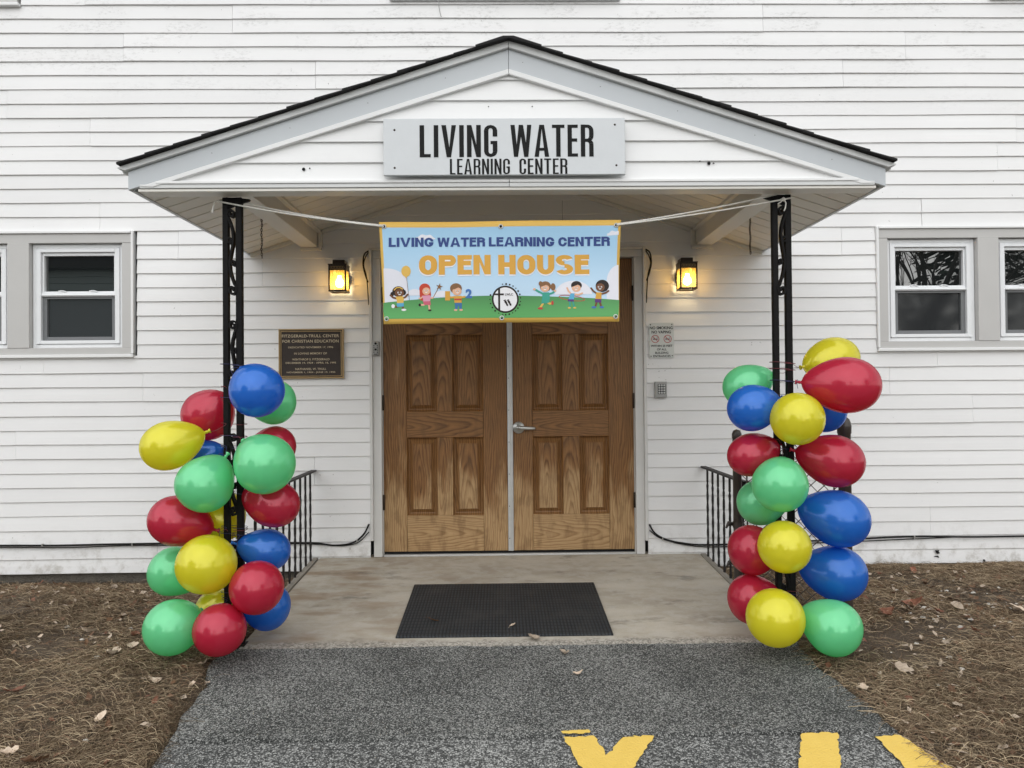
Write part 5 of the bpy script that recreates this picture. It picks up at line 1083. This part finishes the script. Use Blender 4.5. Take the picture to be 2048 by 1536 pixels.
for (bid, colr, ctr, a_, b_, nd) in BAL:
    k_ = {'L7': 1.0, 'R5': 1.0, 'L1': .98, 'L15': .97, 'R16': .92, 'L19': .92}.get(bid, .955); a_ *= k_ * (.965 if a_ / b_ > 1.12 else 1); b_ *= k_
    ctr = Vector(ctr); d = Vector(nd).normalized(); q = d.to_track_quat('Z', 'Y').to_matrix().to_4x4(); mt = Matrix.Translation(ctr) @ q
    prof = []; K = 30
    for i in range(K + 1):
        u = math.pi * i / K; c = -math.cos(u); r = math.sin(u); ta = max(0, c)
        r *= 1 - .11 * ta ** 1.3
        prof.append((b_ * r * (1.0 + .02 * (1 - c)), a_ * (c - .02 - .06 * (1 - c * c) + .07 * ta ** 4)))
    k = [i for i, (r, z) in enumerate(prof) if i > K / 2 and r < .012]
    prof = [p_ for i, p_ in enumerate(prof) if not (i > K / 2 and p_[0] < .012)]
    zt = a_ * 1.05; prof += [(.0090, zt), (.0062, zt + .006)]
    body = MB(); body.lathe(prof, 36, mt); o = body.build('balloon', M[colr]); tag(o, LAB[bid], 'balloon', 'balloons tied to the left post' if bid[0] == 'L' else 'balloons tied to the right post')
    kn = MB(); kn.lathe([(.0064, zt + .0055), (.0088, zt + .009), (.0075, zt + .013), (.0050, zt + .015), (.0085, zt + .021), (.0125, zt + .028), (.0118, zt + .029), (.004, zt + .023), (0, zt + .022)], 14, mt); kn.build('knot', M[colr], o)
    nb = MB(); nb.lathe([(.0075, -a_ * 1.0205), (.005, -a_ * 1.0225), (0, -a_ * 1.0235)], 12, mt); nb.build('nipple', M[colr], o)
    tip = mt @ Vector((0, 0, zt + .013)); px_ = -1.393 if bid[0] == 'L' else 1.379; br = random.Random(bid)
    bx_ = px_ + (.03 if tip.x > px_ else -.03); zz = tip.z + br.uniform(.0, .05); st = MB()
    P = [tip, tip.lerp(Vector((bx_, -1.56, zz)), .5) + Vector((0, -.01, -.012)), Vector((bx_, -1.562, zz)), Vector((px_ - .055, -1.562, zz + .006)), Vector((px_ - .054, -1.52, zz + .004)), Vector((px_ + .054, -1.52, zz)), Vector((px_ + .054, -1.5625, zz - .004)), Vector((px_, -1.5625, zz - .002))]
    st.tube(smooth_path(P, 4), .0013, 5, cap=False)
    tl_ = Vector((br.uniform(-.03, .03), br.uniform(-.03, 0), br.uniform(-.06, -.02)))
    st.tube(smooth_path([tip, tip + Vector((tl_.x, -.01, .012)), tip + Vector((tl_.x * 1.6, tl_.y, 0)), tip + tl_], 5), .0013, 5, cap=False)
    st.build('ribbon', M['rib_red'] if br.random() < .35 else M['rib_blue'], o, fix=False)

b = MB(); b.box(3.56, 4.3, -.16, -.03, -.20, -.085); b.box(3.60, 4.3, -.175, -.1605, -.20, -.10)
tag(b.build('edging_strip', M['cable'], None, .012), 'black plastic piece half buried at the wall foot, far right', 'edging')
# ------------------------------------------------------------------ leaves, dead grass, chips
def leaf_mesh(kind, rs):
    mb = MB(); L = rs.uniform(.05, .085); wd = L * rs.uniform(.24, .40); curl = rs.uniform(.4, 1.3); fold = rs.uniform(.1, .7); tw = rs.uniform(-.6, .6); V = []
    nx_, ny_ = 6, 4
    for i in range(nx_ + 1):
        t = i / nx_; hw = wd * (math.sin(math.pi * min(1, t * .93 + .06)) ** .8) * (1 + (.28 * rs.uniform(-1, 1) if 0 < i < nx_ else 0))
        for j in range(ny_ + 1):
            s = -1 + 2 * j / ny_; x = (t - .5) * L; y = hw * s; z = abs(s) * hw * fold + curl * (t - .5) ** 2 * L * .9 + .004 * rs.uniform(-1, 1) + tw * s * hw * (t - .5)
            V.append((x, y, max(z, -.002)))
    F = [(i * (ny_ + 1) + j, (i + 1) * (ny_ + 1) + j, (i + 1) * (ny_ + 1) + j + 1, i * (ny_ + 1) + j + 1) for i in range(nx_) for j in range(ny_)]
    mb.add(V, F, 0, False); mb.tube([(-L * .5, 0, .006), (-L * .72, .002, .004), (-L * .86, .006, .002)], .0009, 4)
    return mb.mesh('leaf', M[kind], (0, 0, 0), False)
rl_ = random.Random(5)
LM = {k: [leaf_mesh(k, rl_) for _ in range(6)] for k in ('leaf_tan', 'leaf_brown', 'leaf_red')}
KN = {'leaf_tan': 'pale tan leaf', 'leaf_brown': 'dark brown leaf', 'leaf_red': 'reddish leaf'}
def leaf(x, y, z, kind, lab, grp, sc=1.0):
    o = bpy.data.objects.new('fallen_leaf', rl_.choice(LM[kind])); place(o, (x, y, z)); o.rotation_euler = (rl_.uniform(-.5, .5), rl_.uniform(-.5, .5), rl_.uniform(0, 6.28)); o.scale = (sc,) * 3; tag(o, lab, 'leaf', grp)
for x, y, k, lab in ((-.424, -1.294, 'leaf_brown', 'brown curled leaf on the left part of the rubber mat'), (.001, -1.38, 'leaf_tan', 'pale curled leaf near the front edge of the rubber mat'), (.10, -1.545, 'leaf_tan', 'small pale leaf on the concrete just below the mat'), (.243, -1.737, 'leaf_tan', 'pale folded leaf on the asphalt nearest the concrete'), (.285, -1.955, 'leaf_tan', 'tan leaf lying alone further out on the asphalt')):
    leaf(x, y, zr(y) + (.014 if y > -1.5 else .008), k, lab, None, .8)
def side_pts(n, s, rs):
    out = []
    while len(out) < n:
        y = -rs.random() ** 1.0 * 3.3 - .12; x = s * (1.45 + 3.2 * rs.random())
        lim = (-path_left(min(y, -1.66)) if s < 0 else path_right(min(y, -1.66))) + .03
        if abs(x) > lim and not (s > 0 and abs(x) < 1.9 and y > -1.5): out.append((x, y))
    return out
for s, nm in ((-1, 'left of the path'), (1, 'right of the path')):
    for (x, y) in side_pts(78, s, rl_):
        k = rl_.choices(['leaf_tan', 'leaf_brown', 'leaf_red'], [5, 4, 2])[0]
        zn = 'by the wall' if y > -.75 else ('beside the balloons' if y > -1.9 else 'in the foreground'); xn = 'beside' if abs(x) < 2.0 else ('off' if abs(x) < 2.7 else 'far off'); sz = rl_.uniform(.6, 1.4)
        leaf(x, y, zsoil(x, y) + .027, k, ('large ' if sz > 1.0 else 'small ') + KN[k] + ' on grass ' + xn + ' the path, ' + nm.split()[0] + ' side, ' + zn, 'fallen leaves on the grass ' + nm, sz)
for (x, y) in [(-1.40, -1.83), (-1.36, -1.95), (-1.45, -1.78), (-1.52, -1.75), (-1.33, -2.05), (-1.41, -2.0), (-1.30, -2.2)]: leaf(x, y, zsoil(x, y) + .02, 'leaf_tan', 'pale tan leaf gathered at the left edge of the asphalt below the balloons', 'leaves at the asphalt edge', .8)
for (x, y) in [(-1.46, -.2), (-1.5, -.45), (-1.44, -.6), (1.5, -.3), (1.46, -.55), (1.6, -.2), (1.55, -.75), (1.7, -.9)]: leaf(x, y, zsoil(x, y) + .02, 'leaf_brown', KN['leaf_brown'] + ' lying behind the ' + ('left' if x < 0 else 'right') + ' railing', 'leaves behind the railings', .9)

def build_grass():
    g = np.random.default_rng(3); N = 420000
    x = g.uniform(1.25, 5.0, N) * np.where(g.random(N) < .5, -1, 1); y = -g.random(N) ** 1.0 * 3.5 - .01
    PL = np.array([path_left(min(v, -1.66)) for v in np.linspace(-4, 0, 401)]); PR = np.array([path_right(min(v, -1.66)) for v in np.linspace(-4, 0, 401)])
    iy = np.clip(((y + 4) * 100).astype(int), 0, 400); ok = np.where(x < 0, x < PL[iy] + .012 * g.standard_normal(N), x > PR[iy] + .012 * g.standard_normal(N))
    dens = .62 + .38 * np.sin(2.1 * x + 1.7 * y + .5) * np.sin(3.3 * y - 1.2 * x) + .25 * np.sin(7.7 * x + 5.3 * y) - .55 * np.exp(-((x - 2.75) ** 2 + ((y + 1.15) * 1.6) ** 2) / .22) - .3 * np.exp(-((x + 2.3) ** 2 + (y + 1.25) ** 2 * 2) / .3)
    dens = dens - .45 * (np.sin(4.3 * x + 2.0) * np.sin(5.9 * y + 1.0) > .45) ; dens = np.clip(dens + .45 * np.clip((-y - 1.6) / 1.2, 0, 1), .10, 1)
    ok &= g.random(N) < dens; x, y = x[ok], y[ok]; N = len(x)
    z = np.array([zsoil(a, b) for a, b in zip(x, y)])
    th = g.uniform(0, 2 * np.pi, N) * .9 + .9 * np.sin(1.7 * x + 2.3 * y) + .6 * np.sin(5.1 * x - 3.7 * y); L = g.gamma(4.0, .0125, N) + .018; L = np.minimum(L, .14)
    wd = g.uniform(.0004, .0011, N); lift = g.uniform(.0, .022, N) + (g.random(N) < .06) * g.uniform(0, .03, N); bend = g.normal(0, .22, N); z0 = g.uniform(.0, .016, N)
    K = 4; V = np.zeros((N, K * 2, 3), np.float32)
    for k in range(K):
        t = k / (K - 1); a = th + bend * (t - .5); px = x + L * t * np.cos(a); py = y + L * t * np.sin(a); pz = z + z0 + lift * 4 * t * (1 - t) * .8 + .3 * lift * t + .002
        w_ = wd * (1 - .65 * t); V[:, 2 * k] = np.stack([px - np.sin(a) * w_, py + np.cos(a) * w_, pz], 1); V[:, 2 * k + 1] = np.stack([px + np.sin(a) * w_, py - np.cos(a) * w_, pz + .0012], 1)
    base_i = (np.arange(N) * K * 2)[:, None, None]; q = np.array([[2 * k, 2 * k + 1, 2 * k + 3, 2 * k + 2] for k in range(K - 1)])[None]
    Fc = (base_i + q).reshape(-1, 4); nf = len(Fc)
    me = bpy.data.meshes.new('dead_grass'); me.vertices.add(N * K * 2); me.vertices.foreach_set('co', V.reshape(-1)); me.loops.add(nf * 4); me.loops.foreach_set('vertex_index', Fc.reshape(-1).astype(np.int32))
    me.polygons.add(nf); me.polygons.foreach_set('loop_start', np.arange(0, nf * 4, 4, dtype=np.int32)); me.polygons.foreach_set('loop_total', np.full(nf, 4, np.int32)); me.update(calc_edges=True)
    pal = np.array([[.27, .20, .125], [.40, .31, .20], [.17, .118, .072], [.11, .074, .046], [.47, .37, .24], [.21, .13, .08]]); ci = g.choice(6, N, p=[.27, .16, .27, .17, .06, .07])
    patch = np.clip((np.sin(1.9 * x + .7) * np.sin(2.3 * y + 1.1) + np.clip((-y - 1.9), 0, 1) * .9), -1, 1)[:, None]
    col = pal[ci] * g.uniform(.75, 1.2, (N, 1)) * (1 + .22 * patch); col = np.concatenate([col, np.ones((N, 1))], 1)
    at = me.color_attributes.new('tint', 'FLOAT_COLOR', 'POINT'); at.data.foreach_set('color', np.repeat(col, K * 2, 0).astype(np.float32).reshape(-1))
    me.materials.append(M['blade']); o = bpy.data.objects.new('dead_grass', me); place(o, (0, 0, 0)); tag(o, 'matted brown dead grass and needles covering the soil beside the path', 'grass', kind='stuff')
build_grass()
lm = [MB(), MB(), MB()]; rc = random.Random(21); n_ = 0
while n_ < 4200:
    s = rc.choice((-1, 1)); y = -rc.random() * 3.3 - .05; x = s * rc.uniform(1.4, 4.6)
    if abs(x) < (-path_left(min(y, -1.66)) if s < 0 else path_right(min(y, -1.66))) + .0: continue
    if math.sin(1.3 * x + 2.7 * y) + .6 * math.sin(4.1 * x - 3.3 * y) < rc.uniform(-1.2, .9): continue
    n_ += 1; a_ = rc.uniform(0, 6.28); L_ = rc.uniform(.008, .026); w_ = L_ * rc.uniform(.3, .7); z = zsoil(x, y) + rc.uniform(.008, .026); ca, sa = math.cos(a_), math.sin(a_); tl = rc.uniform(-.6, .6); rl2 = rc.uniform(-.6, .6)
    P = [(-L_, 0), (-.2 * L_, w_), (L_, .2 * w_), (.3 * L_, -w_)]
    lm[rc.choices((0, 1, 2), (4, 5, 2))[0]].add([(x + u_ * ca - v_ * sa, y + u_ * sa + v_ * ca, z + tl * u_ + rl2 * v_ + .25 * abs(v_)) for u_, v_ in P], [(0, 1, 2), (0, 2, 3)])
lit = lm[0].build('leaf_litter', M['leaf_tan'], None, fix=False); tag(lit, 'small crumbs of broken dry leaves strewn over the dead grass', 'leaf litter', kind='stuff')
for q, k in ((1, 'leaf_brown'), (2, 'leaf_red')): lm[q].build('leaf_crumbs', M[k], lit, fix=False)['kind'] = 'stuff'
cm = MB(); rc = random.Random(8)
for i in range(230):
    if i < 60: x, y = 2.72 + rc.gauss(0, .28), -1.15 + rc.gauss(0, .22)
    elif i < 130: x, y = rc.uniform(1.7, 4.2), rc.uniform(-2.2, -.1)
    elif i < 190: x, y = rc.uniform(-3.8, -1.6), -.16 + rc.gauss(0, .06)
    else: x, y = rc.uniform(-3.6, -1.6), rc.uniform(-2.6, -.2)
    if y > -.05: continue
    r = rc.uniform(.004, .013); z = zsoil(x, y) + .010
    V = [(x + r * 1.4 * math.cos(q) * rc.uniform(.7, 1.2), y + r * math.sin(q) * rc.uniform(.7, 1.2), z) for q in [k * math.pi / 3 for k in range(6)]]; V += [(a * .6 + x * .4, b * .6 + y * .4, c + r * .6) for a, b, c in V]
    cm.add(V, [(j, (j + 1) % 6, 6 + (j + 1) % 6, 6 + j) for j in range(6)] + [(6, 7, 8, 9, 10, 11)])
o = cm.build('stone_chips', M['chip'], None, fix=False); tag(o, 'white stone chips scattered over the bare soil', 'gravel', kind='stuff')

# ------------------------------------------------------------------ what the windows and balloons mirror: trees and a house across the lot
def bare_tree(x, y, h, seed, lab):
    rs = random.Random(seed); t = thing('bare_tree', (x, y, -.3), lab, 'tree', 'leafless trees across the parking lot')
    tr, br = MB(), MB()
    def grow(p, d, L, r, depth):
        pts = [p]; n = 5; dd = d.copy()
        for i in range(n):
            dd = (dd + Vector((rs.uniform(-1, 1), rs.uniform(-1, 1), rs.uniform(-.4, .7))) * .16).normalized(); pts.append(pts[-1] + dd * L / n)
        (tr if depth == 0 else br).tube(pts, [r * (1 - .55 * i / n) for i in range(n + 1)], 8 if depth < 2 else 4, cap=False)
        if depth >= 5: return
        for k in range(4 if depth else 6):
            i = rs.randint(2, n) if k else n
            nd = (dd + Vector((rs.uniform(-1, 1), rs.uniform(-1, 1), rs.uniform(-.15, .8))) * (.75 if depth else .6)).normalized()
            grow(pts[i], nd, L * rs.uniform(.58, .78), r * (1 - .55 * i / n) * rs.uniform(.5, .7), depth + 1)
    grow(Vector((x, y, -.35)), Vector((0, 0, 1)), h * .30, h * .022, 0)
    tr.build('trunk', M['bark'], t, fix=False); br.build('crown', M['bark'], t, fix=False)
bare_tree(12.6, -17, 14, 2, 'tall leafless tree across the lot, mirrored in the right windows'); bare_tree(17.2, -22, 15, 7, 'big leafless tree far across the lot, mirrored at the right'); bare_tree(1.5, -34, 14, 4, 'leafless tree far behind the parking lot')
def evergreen(x, y, h, seed, lab):
    rs = random.Random(seed); t = thing('pine_tree', (x, y, -.3), lab, 'tree', 'dark evergreens across the parking lot')
    MB().tube([(x, y, -.4), (x, y, h * .5), (x, y, h)], [.22, .14, .03], 8).build('trunk', M['bark'], t)
    c = MB()
    for i in range(2600):
        f = rs.random() ** .8; z = h * (.12 + .88 * f); rad = h * .23 * (1 - f) + .15; a = rs.uniform(0, 6.28); r = rad * math.sqrt(rs.random()); p_ = Vector((x + r * math.cos(a), y + r * math.sin(a), z - r * .25)); s = rs.uniform(.25, .5)
        u = Vector((math.cos(a), math.sin(a), -.35)).normalized() * s; v_ = Vector((-math.sin(a), math.cos(a), rs.uniform(-.4, .4))) * s * .45
        c.add([p_ - v_, p_ + u, p_ + v_, p_ - u * .5], [(0, 1, 2, 3)])
    c.build('crown', M['needle'], t, fix=False)
evergreen(-24, -30, 15, 1, 'tall dark evergreen far left across the lot'); evergreen(20.9, -27, 15, 2, 'dark evergreen behind the leafless trees'); evergreen(25.5, -27, 15, 3, 'dark evergreen farthest to the right across the lot'); evergreen(-4, -42, 13, 5, 'dark evergreen behind the far end of the lot')
hs_ = thing('far_house', (-16, -22, -.3), 'dull clapboard house across the lot, mirrored in the left windows', 'house')
b = MB(); b.box(-22, -9, -28, -20, -.5, 5.6); b.build('wall', M['house_wall'], hs_)
b = MB(); b.prism([(-22.4, 5.5), (-8.6, 5.5), (-15.5, 10.2)], -28.4, -19.5); b.build('roof', M['house_roof'], hs_)
src = None
for k in range(27):
    if src is None: p = MB(); p.prism([(-20, -.2), (-20, 0), (-19.98, 0), (-19.955, -.2)], -22, -9, ax='x'); src = p.build('clapboard', M['house_wall'], hs_, fix=False); base = WL[src].copy()
    else: copy_part(src, base + Vector((0, 0, .21 * k)), hs_)
for wx in (-19.5, -15.5, -11.5):
    b = MB(); b.frame(wx - .6, wx + .6, 1.0, 2.8, .1, -19.92, -19.85); b.build('window', M['win_white'], hs_); MB().box(wx - .49, wx + .49, -19.95, -19.9, 1.11, 2.69).build('pane', M['glass'], hs_)
